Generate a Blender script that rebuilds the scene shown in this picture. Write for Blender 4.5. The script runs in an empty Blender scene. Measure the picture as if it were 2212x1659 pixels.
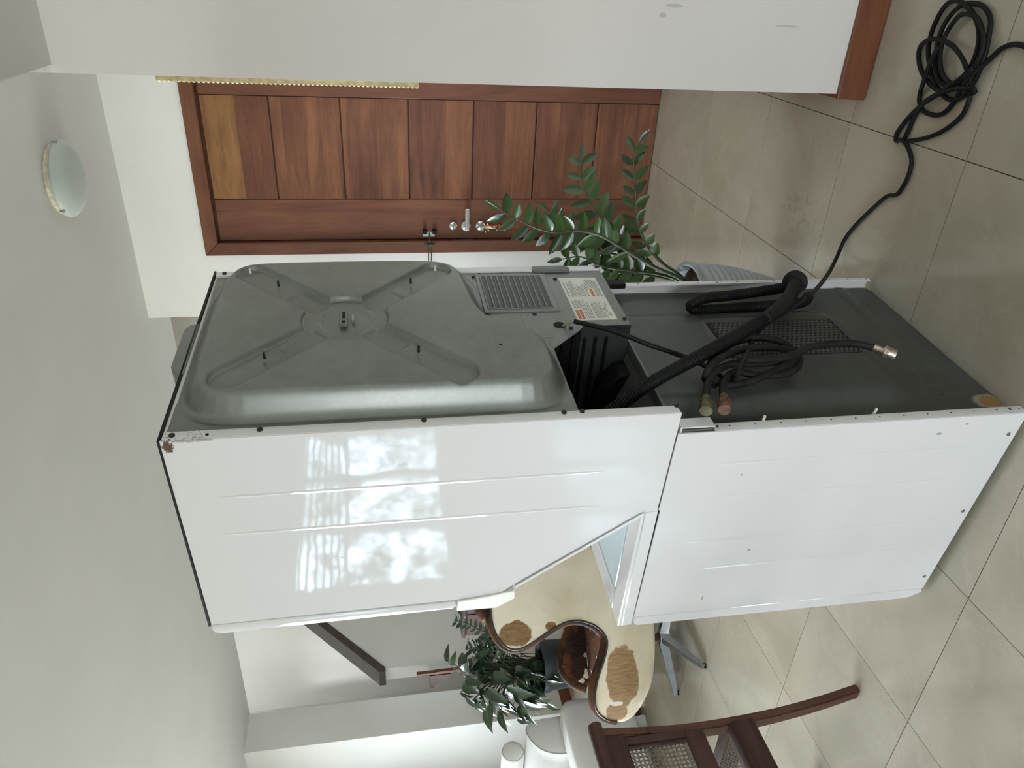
import bpy, bmesh, math, random
import numpy as np
from mathutils import Vector, Matrix, Quaternion

random.seed(7)
rng = np.random.default_rng(7)
SC = bpy.context.scene
COL = SC.collection
PI = math.pi

# ------------------------------------------------------------------ camera, sky, exposure
cam_d = bpy.data.cameras.new('camera')
cam = bpy.data.objects.new('camera', cam_d)
COL.objects.link(cam)
SC.camera = cam
cam_d.sensor_fit = 'HORIZONTAL'
cam_d.sensor_width = 36.0
cam_d.lens = 36.0 * 1577.66 / 2212.0
cam_d.clip_start = 0.05
RIGHT = Vector((0.493638, -0.868506, -0.044935))
DOWN = Vector((-0.173483, -0.047710, -0.983681))
FWD = Vector((0.852188, 0.493378, -0.174222))
# the photograph was taken with the camera turned on its side: picture +x is the room's "down"
M = Matrix((( DOWN.x, RIGHT.x, -FWD.x, -1.22396),
            ( DOWN.y, RIGHT.y, -FWD.y, -0.85219),
            ( DOWN.z, RIGHT.z, -FWD.z, 1.51409),
            (0, 0, 0, 1)))
cam.matrix_world = M

world = bpy.data.worlds.new('sky')
SC.world = world
world.use_nodes = True
wn = world.node_tree
wn.nodes.clear()
w_out = wn.nodes.new('ShaderNodeOutputWorld')
w_bg = wn.nodes.new('ShaderNodeBackground')
w_tc = wn.nodes.new('ShaderNodeTexCoord')
w_sep = wn.nodes.new('ShaderNodeSeparateXYZ')
w_mr = wn.nodes.new('ShaderNodeMapRange')
w_ramp = wn.nodes.new('ShaderNodeValToRGB')
w_mr.inputs['From Min'].default_value = -0.3
w_mr.inputs['From Max'].default_value = 0.6
w_ramp.color_ramp.elements[0].position = 0.18
w_ramp.color_ramp.elements[0].color = (0.34, 0.33, 0.28, 1)
w_ramp.color_ramp.elements[1].position = 1.0
w_ramp.color_ramp.elements[1].color = (0.76, 0.88, 1.0, 1)
e = w_ramp.color_ramp.elements.new(0.36)
e.color = (0.87, 0.93, 1.0, 1)
wn.links.new(w_tc.outputs['Generated'], w_sep.inputs[0])
wn.links.new(w_sep.outputs['Z'], w_mr.inputs['Value'])
wn.links.new(w_mr.outputs[0], w_ramp.inputs['Fac'])
wn.links.new(w_ramp.outputs['Color'], w_bg.inputs['Color'])
w_bg.inputs['Strength'].default_value = 9.0
wn.links.new(w_bg.outputs[0], w_out.inputs[0])

SC.view_settings.view_transform = 'Standard'
SC.view_settings.look = 'None'
SC.view_settings.gamma = 1.0
SC.view_settings.use_curve_mapping = False
SC.view_settings.exposure = 1.80
SC.cycles.use_denoising = True
SC.cycles.max_bounces = 10
SC.cycles.diffuse_bounces = 6
SC.cycles.caustics_reflective = False
SC.cycles.caustics_refractive = False
SC.cycles.sample_clamp_indirect = 6.0

# room constants (metres, z up, room axes)
CEIL = 2.745
SOFFIT = 2.308
WX = 2.668          # door wall
NX = 0.97           # near wall on the right
RY = -0.565         # wall end / right passage wall
LY = 6.2            # window wall
BX = -7.6
FY = -3.0

def daylight(name, loc, rot, sx, sy):
    """daylight portal in a window opening"""
    d = bpy.data.lights.new(name, 'AREA')
    d.shape = 'RECTANGLE'; d.size = sx; d.size_y = sy
    d.cycles.is_portal = True
    o = bpy.data.objects.new(name, d)
    o.location = loc; o.rotation_euler = rot
    COL.objects.link(o)
    return o
WINDOWS = [  # openings in the window wall: x0, x1, z0, z1
    (-6.25, -3.75, 0.80, 2.62),
    (-2.55, 2.0, 0.45, 2.55),
]
for i, (x0, x1, z0, z1) in enumerate(WINDOWS):
    daylight('daylight', ((x0+x1)/2, LY+0.16, (z0+z1)/2), (PI/2*3, 0, 0), x1-x0, z1-z0)
STAIRWIN = (3.4, 4.0, 1.5, 2.5)
daylight('daylight', (3.7, LY+0.16, 2.0), (PI/2*3, 0, 0), 0.6, 1.0)
HIGHWIN = (4.7, 6.0, 3.4, 4.6)      # high window in the stairwell's back wall: y0, y1, z0, z1
SWX = 4.2
daylight('daylight', (SWX+0.17, 5.35, 4.0), (0, PI/2, 0), 1.2, 1.3)
ADDED_REARWIN = (-2.8, -0.7, 0.35, 2.15)    # unseen window behind the viewer, added for light: y0, y1, z0, z1
daylight('daylight', (BX-0.17, -1.75, 1.25), (0, -PI/2, 0), 1.8, 2.1)

# ------------------------------------------------------------------ helpers
def new_mesh_obj(name, me, mat, parent=None, smooth=False, label=None):
    o = bpy.data.objects.new(name, me)
    COL.objects.link(o)
    if mat is not None and len(me.materials) == 0:
        me.materials.append(mat)
    if parent is not None:
        o.parent = parent
    if smooth:
        me.polygons.foreach_set('use_smooth', [True]*len(me.polygons))
    if label: o['label'] = label
    return o

def from_bm(name, bm, mat, parent=None, smooth=False, label=None, recalc=True):
    if recalc:
        bmesh.ops.recalc_face_normals(bm, faces=bm.faces)
    me = bpy.data.meshes.new(name)
    bm.to_mesh(me); bm.free()
    return new_mesh_obj(name, me, mat, parent, smooth, label)

def auto_smooth(o, ang=35):
    me = o.data
    me.polygons.foreach_set('use_smooth', [True]*len(me.polygons))
    bm = bmesh.new(); bm.from_mesh(me)
    for ed in bm.edges:
        if len(ed.link_faces) == 2 and ed.calc_face_angle(0) > math.radians(ang):
            ed.smooth = False
    bm.to_mesh(me); bm.free()
    return o

def thing(name, label, cat, loc=(0, 0, 0), rotz=0.0, group=None):
    o = bpy.data.objects.new(name, None)
    o.empty_display_size = 0.1
    COL.objects.link(o)
    o.location = loc; o.rotation_euler = (0, 0, rotz)
    o['label'] = label; o['category'] = cat
    if group: o['group'] = group
    return o

def struct(o, label, cat):
    o['kind'] = 'structure'; o['label'] = label; o['category'] = cat
    return o

def box(bm, x0, x1, y0, y1, z0, z1, bev=0.0, seg=2):
    t = bmesh.new()
    bmesh.ops.create_cube(t, size=1.0)
    for v in t.verts:
        v.co = Vector(((x0+x1)/2 + v.co.x*(x1-x0), (y0+y1)/2 + v.co.y*(y1-y0), (z0+z1)/2 + v.co.z*(z1-z0)))
    if bev > 0:
        bmesh.ops.bevel(t, geom=list(t.edges), offset=bev, segments=seg, affect='EDGES', profile=0.6)
    merge(bm, t)
    return bm

def merge(bm, t):
    me = bpy.data.meshes.new('tmp')
    t.to_mesh(me); t.free()
    bm.from_mesh(me)
    bpy.data.meshes.remove(me)

def boxobj(name, x0, x1, y0, y1, z0, z1, mat, parent=None, bev=0.0, seg=2, label=None):
    bm = bmesh.new()
    box(bm, x0, x1, y0, y1, z0, z1, bev, seg)
    o = from_bm(name, bm, mat, parent, False, label)
    if bev > 0: auto_smooth(o, 40)
    return o

def prism(pts, axis, a0, a1, bev=0.0, seg=2):
    """polygon pts (2D) extruded along axis from a0 to a1; axis 'x': pts=(y,z), 'y': (x,z), 'z': (x,y)"""
    bm = bmesh.new()
    def P(p, a):
        if axis == 'x': return (a, p[0], p[1])
        if axis == 'y': return (p[0], a, p[1])
        return (p[0], p[1], a)
    v0 = [bm.verts.new(P(p, a0)) for p in pts]
    v1 = [bm.verts.new(P(p, a1)) for p in pts]
    n = len(pts)
    bm.faces.new(v0); bm.faces.new(list(reversed(v1)))
    for i in range(n):
        bm.faces.new((v0[i], v0[(i+1) % n], v1[(i+1) % n], v1[i]))
    bmesh.ops.recalc_face_normals(bm, faces=bm.faces)
    if bev > 0:
        bmesh.ops.bevel(bm, geom=list(bm.edges), offset=bev, segments=seg, affect='EDGES', profile=0.6)
    return bm

def prismobj(name, pts, axis, a0, a1, mat, parent=None, bev=0.0, seg=2, label=None):
    o = from_bm(name, prism(pts, axis, a0, a1, bev, seg), mat, parent, False, label)
    auto_smooth(o, 40)
    return o

def cyl(bm, p0, p1, r0, r1=None, n=16, cap=True):
    r1 = r0 if r1 is None else r1
    p0 = Vector(p0); p1 = Vector(p1)
    d = (p1-p0).normalized()
    a = d.orthogonal().normalized(); b = d.cross(a)
    A = [bm.verts.new(p0 + (a*math.cos(2*PI*i/n) + b*math.sin(2*PI*i/n))*r0) for i in range(n)]
    B = [bm.verts.new(p1 + (a*math.cos(2*PI*i/n) + b*math.sin(2*PI*i/n))*r1) for i in range(n)]
    for i in range(n):
        bm.faces.new((A[i], A[(i+1) % n], B[(i+1) % n], B[i]))
    if cap:
        bm.faces.new(list(reversed(A))); bm.faces.new(B)
    return bm

def cylobj(name, p0, p1, r0, r1, mat, parent=None, n=16, label=None):
    bm = bmesh.new(); cyl(bm, p0, p1, r0, r1, n)
    o = from_bm(name, bm, mat, parent, False, label)
    return auto_smooth(o, 45)

def lathe(profile, n=40, origin=(0, 0, 0), cap=False):
    """profile: (r, z) list turned about z"""
    bm = bmesh.new()
    rings = []
    for r, z in profile:
        if r < 1e-6:
            rings.append([bm.verts.new((origin[0], origin[1], origin[2]+z))])
        else:
            rings.append([bm.verts.new((origin[0]+r*math.cos(2*PI*i/n), origin[1]+r*math.sin(2*PI*i/n), origin[2]+z)) for i in range(n)])
    for A, B in zip(rings, rings[1:]):
        for i in range(n):
            j = (i+1) % n
            if len(A) == 1 and len(B) == 1: continue
            if len(A) == 1: bm.faces.new((A[0], B[i], B[j]))
            elif len(B) == 1: bm.faces.new((A[i], A[j], B[0]))
            else: bm.faces.new((A[i], A[j], B[j], B[i]))
    return bm

def spline(pts, step):
    """Catmull-Rom through pts, resampled at about `step`"""
    P = [np.array(p, float) for p in pts]
    P = [2*P[0]-P[1]] + P + [2*P[-1]-P[-2]]
    out = []
    for i in range(1, len(P)-2):
        p0, p1, p2, p3 = P[i-1:i+3]
        m = max(2, int(np.linalg.norm(p2-p1)/step*2))
        for k in range(m):
            t = k/m
            out.append(0.5*((2*p1) + (p2-p0)*t + (2*p0-5*p1+4*p2-p3)*t*t + (3*p1-p0-3*p2+p3)*t**3))
    out.append(P[-2])
    out = np.array(out)
    L = np.concatenate([[0], np.cumsum(np.linalg.norm(np.diff(out, axis=0), axis=1))])
    n = max(2, int(L[-1]/step)+1)
    s = np.linspace(0, L[-1], n)
    return np.stack([np.interp(s, L, out[:, k]) for k in range(3)], axis=1), s

def tube(bm, pts, radius, step=0.01, n=10, cap=True, rf=None):
    Q, s = spline(pts, step)
    Q = [Vector(q) for q in Q]
    T = [(Q[min(i+1, len(Q)-1)] - Q[max(i-1, 0)]).normalized() for i in range(len(Q))]
    a = T[0].orthogonal().normalized()
    prev = None; first = None
    for i, q in enumerate(Q):
        t = T[i]
        a = (a - t*a.dot(t)).normalized(); b = t.cross(a)
        r = radius if rf is None else rf(s[i], s[-1])
        ring = [bm.verts.new(q + (a*math.cos(2*PI*k/n) + b*math.sin(2*PI*k/n))*r) for k in range(n)]
        if prev:
            for k in range(n):
                bm.faces.new((prev[k], prev[(k+1) % n], ring[(k+1) % n], ring[k]))
        else:
            first = ring
        prev = ring
    if cap:
        bm.faces.new(list(reversed(first))); bm.faces.new(prev)
    return bm

def tubeobj(name, pts, radius, mat, parent=None, step=0.01, n=10, rf=None, label=None):
    bm = bmesh.new(); tube(bm, pts, radius, step, n, True, rf)
    o = from_bm(name, bm, mat, parent, True, label)
    return o

def copy_obj(o, parent=None, loc=None):
    c = o.copy(); COL.objects.link(c)
    if parent is not None: c.parent = parent
    if loc is not None: c.location = loc
    return c

# ------------------------------------------------------------------ materials
def mat(name):
    m = bpy.data.materials.new(name)
    m.use_nodes = True
    nt = m.node_tree
    b = nt.nodes['Principled BSDF']
    return m, nt, b

class N:
    """small node-graph helper"""
    def __init__(s, nt): s.nt = nt
    def n(s, t, **kw):
        nd = s.nt.nodes.new(t)
        for k, v in kw.items(): setattr(nd, k, v)
        return nd
    def l(s, a, b): s.nt.links.new(a, b)
    def obj(s): return s.n('ShaderNodeTexCoord').outputs['Object']
    def mapping(s, src, scale=(1, 1, 1), loc=(0, 0, 0), rot=(0, 0, 0)):
        m = s.n('ShaderNodeMapping'); s.l(src, m.inputs['Vector'])
        m.inputs['Scale'].default_value = scale; m.inputs['Location'].default_value = loc; m.inputs['Rotation'].default_value = rot
        return m.outputs[0]
    def noise(s, vec, scale, detail=4, rough=0.55, dist=0.0):
        t = s.n('ShaderNodeTexNoise'); s.l(vec, t.inputs['Vector'])
        t.inputs['Scale'].default_value = scale; t.inputs['Detail'].default_value = detail
        t.inputs['Roughness'].default_value = rough; t.inputs['Distortion'].default_value = dist
        return t.outputs['Fac']
    def ramp(s, fac, stops, interp='LINEAR'):
        r = s.n('ShaderNodeValToRGB'); s.l(fac, r.inputs['Fac'])
        r.color_ramp.interpolation = interp
        els = r.color_ramp.elements
        els[0].position = stops[0][0]; els[0].color = (*stops[0][1], 1)
        els[1].position = stops[-1][0]; els[1].color = (*stops[-1][1], 1)
        for p, c in stops[1:-1]:
            e = els.new(p); e.color = (*c, 1)
        return r.outputs['Color']
    def mix(s, fac, a, b):
        m = s.n('ShaderNodeMix', data_type='RGBA')
        if isinstance(fac, (int, float)): m.inputs[0].default_value = fac
        else: s.l(fac, m.inputs[0])
        for k, v in ((6, a), (7, b)):
            if isinstance(v, tuple): m.inputs[k].default_value = (*v, 1)
            else: s.l(v, m.inputs[k])
        return m.outputs[2]
    def math(s, op, a, b=None, clamp=False):
        m = s.n('ShaderNodeMath', operation=op, use_clamp=clamp)
        for k, v in ((0, a), (1, b)):
            if v is None: continue
            if isinstance(v, (int, float)): m.inputs[k].default_value = v
            else: s.l(v, m.inputs[k])
        return m.outputs[0]
    def step(s, v, lo, hi, a=0.0, b=1.0):
        m = s.n('ShaderNodeMapRange'); s.l(v, m.inputs['Value'])
        m.inputs['From Min'].default_value = lo; m.inputs['From Max'].default_value = hi
        m.inputs['To Min'].default_value = a; m.inputs['To Max'].default_value = b
        return m.outputs[0]
    def bump(s, h, strength, dist, bsdf):
        b = s.n('ShaderNodeBump'); s.l(h, b.inputs['Height'])
        b.inputs['Strength'].default_value = strength; b.inputs['Distance'].default_value = dist
        s.l(b.outputs[0], bsdf.inputs['Normal'])
        return b
    def ellip(s, vec, c, r):
        """distance measured in radii from centre c (axes scaled by r)"""
        m = s.mapping(vec, scale=tuple(1/x for x in r), loc=tuple(-a/x for a, x in zip(c, r)))
        L = s.n('ShaderNodeVectorMath', operation='LENGTH'); s.l(m, L.inputs[0])
        return L.outputs['Value']

def simple(name, col, rough=0.5, metal=0.0, coat=0.0, spec=None, noise=0.0, nscale=20, bump=0.0, bscale=200, sheen=0.0):
    m, nt, b = mat(name); g = N(nt)
    b.inputs['Roughness'].default_value = rough
    b.inputs['Metallic'].default_value = metal
    b.inputs['Coat Weight'].default_value = coat
    if spec is not None: b.inputs['Specular IOR Level'].default_value = spec
    if sheen: b.inputs['Sheen Weight'].default_value = sheen
    co = g.obj()
    f = g.noise(co, nscale, 5)
    lo = tuple(max(0, c*(1-noise)) for c in col); hi = tuple(min(1, c*(1+noise)) for c in col)
    g.l(g.ramp(f, [(0.3, lo), (0.7, hi)]), b.inputs['Base Color'])
    if bump:
        g.bump(g.noise(co, bscale, 3), bump, 0.002, b)
    return m

# white appliance enamel, with a chipped and rusted spot at the top rear corner of the dryer
def m_enamel():
    m, nt, b = mat('white_enamel'); g = N(nt); co = g.obj()
    base = (0.665, 0.655, 0.65)
    d = g.ellip(co, (0.0, -0.045, 1.915), (0.1, 0.030, 0.020))
    nz = g.noise(co, 130, 6, 0.7)
    v = g.math('ADD', d, g.math('MULTIPLY', nz, 1.6))
    chip = g.step(v, 1.30, 1.22)
    d2 = g.ellip(co, (0.0, -0.056, 1.87), (0.1, 0.005, 0.06))
    v2 = g.math('ADD', d2, g.math('MULTIPLY', nz, 1.5))
    chip2 = g.step(v2, 1.42, 1.30)
    speck = g.step(g.noise(co, 34, 4, 0.5), 0.76, 0.80)
    sc = g.noise(g.mapping(co, (40, 40, 6)), 3.0, 3, 0.5)
    c = g.mix(g.math('MULTIPLY', speck, 0.35), base, (0.35, 0.33, 0.30))
    for cc, rr_ in (((0, 0.578, 0.705), (0.1, 0.012, 0.0025)), ((0, 0.022, 0.172), (0.1, 0.0035, 0.006)), ((0, 0.40, 0.62), (0.1, 0.004, 0.005)), ((0, 0.135, 0.71), (0.1, 0.003, 0.0025)), ((0, 0.30, 1.62), (0.1, 0.0025, 0.003)), ((0, 0.047, 0.235), (0.1, 0.004, 0.010))):
        dd = g.math('ADD', g.ellip(co, cc, rr_), g.math('MULTIPLY', nz, 0.8))
        c = g.mix(g.step(dd, 1.35, 1.05, 0, 0.7), c, (0.16, 0.15, 0.15))
    c = g.mix(g.math('MULTIPLY', chip2, 0.6), c, (0.22, 0.19, 0.17))
    c = g.mix(chip, c, (0.11, 0.07, 0.05))
    g.l(c, b.inputs['Base Color'])
    b.inputs['Roughness'].default_value = 0.03
    b.inputs['Specular IOR Level'].default_value = 0.36
    g.bump(g.noise(co, 9, 2, 0.4), 0.05, 0.006, b)
    return m
ENAMEL = m_enamel()

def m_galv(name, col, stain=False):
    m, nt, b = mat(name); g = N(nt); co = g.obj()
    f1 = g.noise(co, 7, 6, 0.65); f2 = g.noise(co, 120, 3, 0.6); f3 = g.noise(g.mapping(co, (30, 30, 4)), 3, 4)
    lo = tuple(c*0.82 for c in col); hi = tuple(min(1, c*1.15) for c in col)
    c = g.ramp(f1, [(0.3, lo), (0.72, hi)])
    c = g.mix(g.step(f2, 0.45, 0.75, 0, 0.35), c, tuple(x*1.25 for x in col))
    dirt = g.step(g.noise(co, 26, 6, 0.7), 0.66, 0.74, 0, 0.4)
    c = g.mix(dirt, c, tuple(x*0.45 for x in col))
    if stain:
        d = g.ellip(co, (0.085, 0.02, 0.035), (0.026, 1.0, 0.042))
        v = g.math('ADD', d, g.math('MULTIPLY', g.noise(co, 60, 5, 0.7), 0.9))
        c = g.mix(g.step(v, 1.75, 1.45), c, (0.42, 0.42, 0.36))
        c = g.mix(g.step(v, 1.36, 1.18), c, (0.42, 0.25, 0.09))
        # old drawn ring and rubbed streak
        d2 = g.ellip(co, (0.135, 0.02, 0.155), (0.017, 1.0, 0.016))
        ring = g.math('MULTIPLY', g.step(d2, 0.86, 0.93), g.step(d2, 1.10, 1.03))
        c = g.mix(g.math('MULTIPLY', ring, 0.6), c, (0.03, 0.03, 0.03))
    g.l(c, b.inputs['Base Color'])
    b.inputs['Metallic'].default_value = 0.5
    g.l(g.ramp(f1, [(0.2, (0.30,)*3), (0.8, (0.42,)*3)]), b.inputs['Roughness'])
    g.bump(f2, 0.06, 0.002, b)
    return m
GALV = m_galv('galvanised_steel', (0.20, 0.213, 0.196))
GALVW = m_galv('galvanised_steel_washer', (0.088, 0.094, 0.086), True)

BLACKRUB = simple('black_rubber', (0.008, 0.0078, 0.0075), 0.55, spec=0.2, noise=0.3, nscale=60, bump=0.1)
HOSERUB = simple('dusty_rubber_hose', (0.015, 0.014, 0.013), 0.6, spec=0.2, noise=0.5, nscale=40, bump=0.1)
BLACKPL = simple('black_plastic', (0.007, 0.0072, 0.007), 0.5, spec=0.18, noise=0.3)
SCREW = simple('black_screw', (0.02, 0.02, 0.02), 0.35, 0.3)
HOLE = simple('dark_opening', (0.006, 0.006, 0.006), 0.9)
BRASS = simple('tarnished_brass', (0.11, 0.095, 0.05), 0.5, 0.6, noise=0.4, nscale=60)
NICKEL = simple('worn_nickel', (0.55, 0.47, 0.38), 0.32, 1.0, noise=0.3, nscale=90)
RUST = simple('rusted_brass', (0.12, 0.055, 0.032), 0.65, 0.2, noise=0.5, nscale=90)
STICKER = simple('label_paper', (0.68, 0.67, 0.60), 0.5, noise=0.08, nscale=12)
INK = simple('label_ink', (0.10, 0.10, 0.09), 0.6, noise=0.5, nscale=400)
ORANGE = simple('label_orange', (0.52, 0.17, 0.08), 0.5, noise=0.25, nscale=300)
YELLOW = simple('label_yellow', (0.45, 0.40, 0.10), 0.5, noise=0.25, nscale=300)
STEEL = simple('brushed_steel', (0.42, 0.43, 0.44), 0.3, 1.0, noise=0.1, nscale=20)
CHROME = simple('satin_chrome', (0.80, 0.80, 0.79), 0.22, 1.0)
CREAMPL = simple('cream_plastic', (0.80, 0.79, 0.74), 0.35)

def m_paint(name, col, bump=0.25, bscale=220, marks=False):
    m, nt, b = mat(name); g = N(nt); co = g.obj()
    f = g.noise(co, 2.2, 4, 0.5)
    lo = tuple(c*0.97 for c in col); hi = tuple(min(1, c*1.02) for c in col)
    c = g.ramp(f, [(0.3, lo), (0.7, hi)])
    if marks:
        s = g.step(g.noise(co, 11, 5, 0.55), 0.72, 0.78, 0, 0.35)
        c = g.mix(s, c, tuple(x*0.7 for x in col))
        for cc, rr in (((NX, -0.785, 0.66), (0.3, 0.006, 0.03)), ((NX, -0.745, 0.30), (0.3, 0.003, 0.05)), ((NX, -0.76, 0.69), (0.3, 0.008, 0.012))):
            d = g.ellip(co, cc, rr)
            v = g.math('ADD', d, g.math('MULTIPLY', g.noise(co, 160, 3, 0.6), 0.8))
            c = g.mix(g.step(v, 1.35, 1.05, 0, 0.45), c, (0.30, 0.28, 0.26))
    g.l(c, b.inputs['Base Color'])
    b.inputs['Roughness'].default_value = 0.75
    b.inputs['Specular IOR Level'].default_value = 0.25
    g.bump(g.noise(co, bscale, 3, 0.6), bump, 0.003, b)
    return m
PAINT = m_paint('white_wall_paint', (0.80, 0.80, 0.77), 0.1, 60)
PAINT_NEAR = m_paint('cream_textured_paint', (0.70, 0.665, 0.625), 0.30, 190, True)
PAINT_STAIR = m_paint('warm_white_paint', (0.66, 0.635, 0.59), 0.1, 60)
PAINT_CEIL = m_paint('ceiling_paint', (0.645, 0.65, 0.635), 0.05, 40)

def m_wood(name, c0, c1, c2, axis='y', rough=0.38, per_obj=0.5, scale=1.0, coat=0.15, spec=0.5):
    """grain runs along axis; object random shifts the figure and tone"""
    m, nt, b = mat(name); g = N(nt); co = g.obj()
    oi = g.n('ShaderNodeObjectInfo')
    add = g.n('ShaderNodeVectorMath', operation='ADD')
    g.l(co, add.inputs[0])
    cmb = g.n('ShaderNodeCombineXYZ')
    r10 = g.math('MULTIPLY', oi.outputs['Random'], 17.0)
    for k in range(3): g.l(r10, cmb.inputs[k])
    g.l(cmb.outputs[0], add.inputs[1])
    v = add.outputs[0]
    st = {'x': (1.2, 14, 14), 'y': (14, 1.2, 14), 'z': (14, 14, 1.2)}[axis]
    st = tuple(s*scale for s in st)
    f = g.noise(g.mapping(v, st), 1.0, 6, 0.6, 1.2)
    st2 = tuple(s*7 for s in st)
    f2 = g.noise(g.mapping(v, st2), 1.0, 3, 0.6)
    big = g.noise(v, 4, 2)
    tone = g.math('ADD', g.math('MULTIPLY', f, 0.8), g.math('MULTIPLY', g.math('SUBTRACT', oi.outputs['Random'], 0.5), per_obj))
    tone = g.math('ADD', tone, g.math('MULTIPLY', g.math('SUBTRACT', big, 0.5), 0.25))
    c = g.ramp(tone, [(0.18, c0), (0.42, c1), (0.72, c2)])
    c = g.mix(g.step(f2, 0.52, 0.75, 0, 0.35), c, tuple(x*0.5 for x in c0))
    g.l(c, b.inputs['Base Color'])
    b.inputs['Roughness'].default_value = rough
    b.inputs['Coat Weight'].default_value = coat
    b.inputs['Specular IOR Level'].default_value = spec
    b.inputs['Coat Roughness'].default_value = 0.2
    g.bump(f2, 0.08, 0.002, b)
    return m
W0, W1, W2 = (0.085, 0.032, 0.018), (0.165, 0.066, 0.034), (0.29, 0.125, 0.055)
WOOD_PANEL = m_wood('door_board_wood', W0, W1, W2, 'y', 0.45, 0.16, 1.0, 0.04, 0.3)
WOOD_LIGHT = m_wood('door_pale_board_wood', (0.16, 0.075, 0.03), (0.27, 0.13, 0.05), (0.38, 0.20, 0.08), 'y', 0.45, 0.2, 1.0, 0.04, 0.3)
WOOD_STILE = m_wood('door_stile_wood', W0, (0.15, 0.06, 0.034), (0.22, 0.095, 0.05), 'z', 0.42, 0.2, 1.0, 0.06, 0.3)
WOOD_HEAD = m_wood('door_frame_wood', W0, W1, (0.25, 0.11, 0.05), 'y', 0.42, 0.2, 1.0, 0.06, 0.3)
WOOD_BASE = m_wood('baseboard_wood', (0.10, 0.030, 0.013), (0.165, 0.050, 0.019), (0.22, 0.075, 0.03), 'y', 0.45, 0.1, 1.5)
WOOD_BASEX = m_wood('baseboard_wood_side', (0.10, 0.030, 0.013), (0.165, 0.050, 0.019), (0.22, 0.075, 0.03), 'x', 0.45, 0.1, 1.5)
WOOD_DARKX = m_wood('dark_chair_wood', (0.024, 0.011, 0.008), (0.048, 0.021, 0.014), (0.075, 0.033, 0.021), 'x', 0.5, 0.2, 2, 0.0, 0.2)
WOOD_DARKZ = m_wood('dark_chair_post_wood', (0.036, 0.016, 0.011), (0.075, 0.033, 0.019), (0.115, 0.052, 0.029), 'z', 0.5, 0.2, 2, 0.0, 0.2)
WOOD_CAP = m_wood('dark_cap_wood', (0.030, 0.020, 0.016), (0.055, 0.038, 0.030), (0.085, 0.060, 0.046), 'x', 0.45, 0.2, 2)

def m_tile():
    m, nt, b = mat('polished_stone_tile'); g = N(nt)
    geo = g.n('ShaderNodeNewGeometry')
    oi = g.n('ShaderNodeObjectInfo')
    add = g.n('ShaderNodeVectorMath', operation='ADD')
    cmb = g.n('ShaderNodeCombineXYZ')
    r = g.math('MULTIPLY', oi.outputs['Random'], 40.0)
    g.l(r, cmb.inputs[0]); g.l(g.math('MULTIPLY', oi.outputs['Random'], 23.0), cmb.inputs[1]); g.l(r, cmb.inputs[2])
    g.l(geo.outputs['Position'], add.inputs[0]); g.l(cmb.outputs[0], add.inputs[1])
    v = add.outputs[0]
    f = g.noise(v, 3.0, 5, 0.55, 0.8)
    c = g.ramp(f, [(0.25, (0.385, 0.345, 0.268)), (0.5, (0.44, 0.398, 0.315)), (0.78, (0.50, 0.455, 0.37))])
    # veins
    vn = g.noise(v, 2.3, 6, 0.6, 1.5)
    a = g.math('ABSOLUTE', g.math('SUBTRACT', vn, 0.5))
    c = g.mix(g.step(a, 0.010, 0.0, 0, 0.16), c, (0.62, 0.58, 0.50))
    vn2 = g.noise(v, 3.7, 6, 0.6, 2.0)
    a2 = g.math('ABSOLUTE', g.math('SUBTRACT', vn2, 0.52))
    c = g.mix(g.step(a2, 0.006, 0.0, 0, 0.18), c, (0.30, 0.27, 0.22))
    # scuffed spot in front of the door and dust specks
    d = g.ellip(geo.outputs['Position'], (1.16, -0.13, 0.0), (0.14, 0.12, 1.0))
    sw = g.math('MULTIPLY', g.step(d, 1.1, 0.5), g.step(g.noise(geo.outputs['Position'], 26, 6, 0.75, 1.5), 0.5, 0.68))
    c = g.mix(g.math('MULTIPLY', sw, 0.35), c, (0.16, 0.14, 0.10))
    sp = g.step(g.noise(geo.outputs['Position'], 30, 2, 0.4), 0.79, 0.81, 0, 0.6)
    c = g.mix(sp, c, (0.12, 0.09, 0.06))
    g.l(c, b.inputs['Base Color'])
    g.l(g.ramp(f, [(0.2, (0.10,)*3), (0.8, (0.16,)*3)]), b.inputs['Roughness'])
    b.inputs['Specular IOR Level'].default_value = 0.5
    return m
TILE = m_tile()
GROUT = simple('dark_grout', (0.055, 0.042, 0.03), 0.9)

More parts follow.
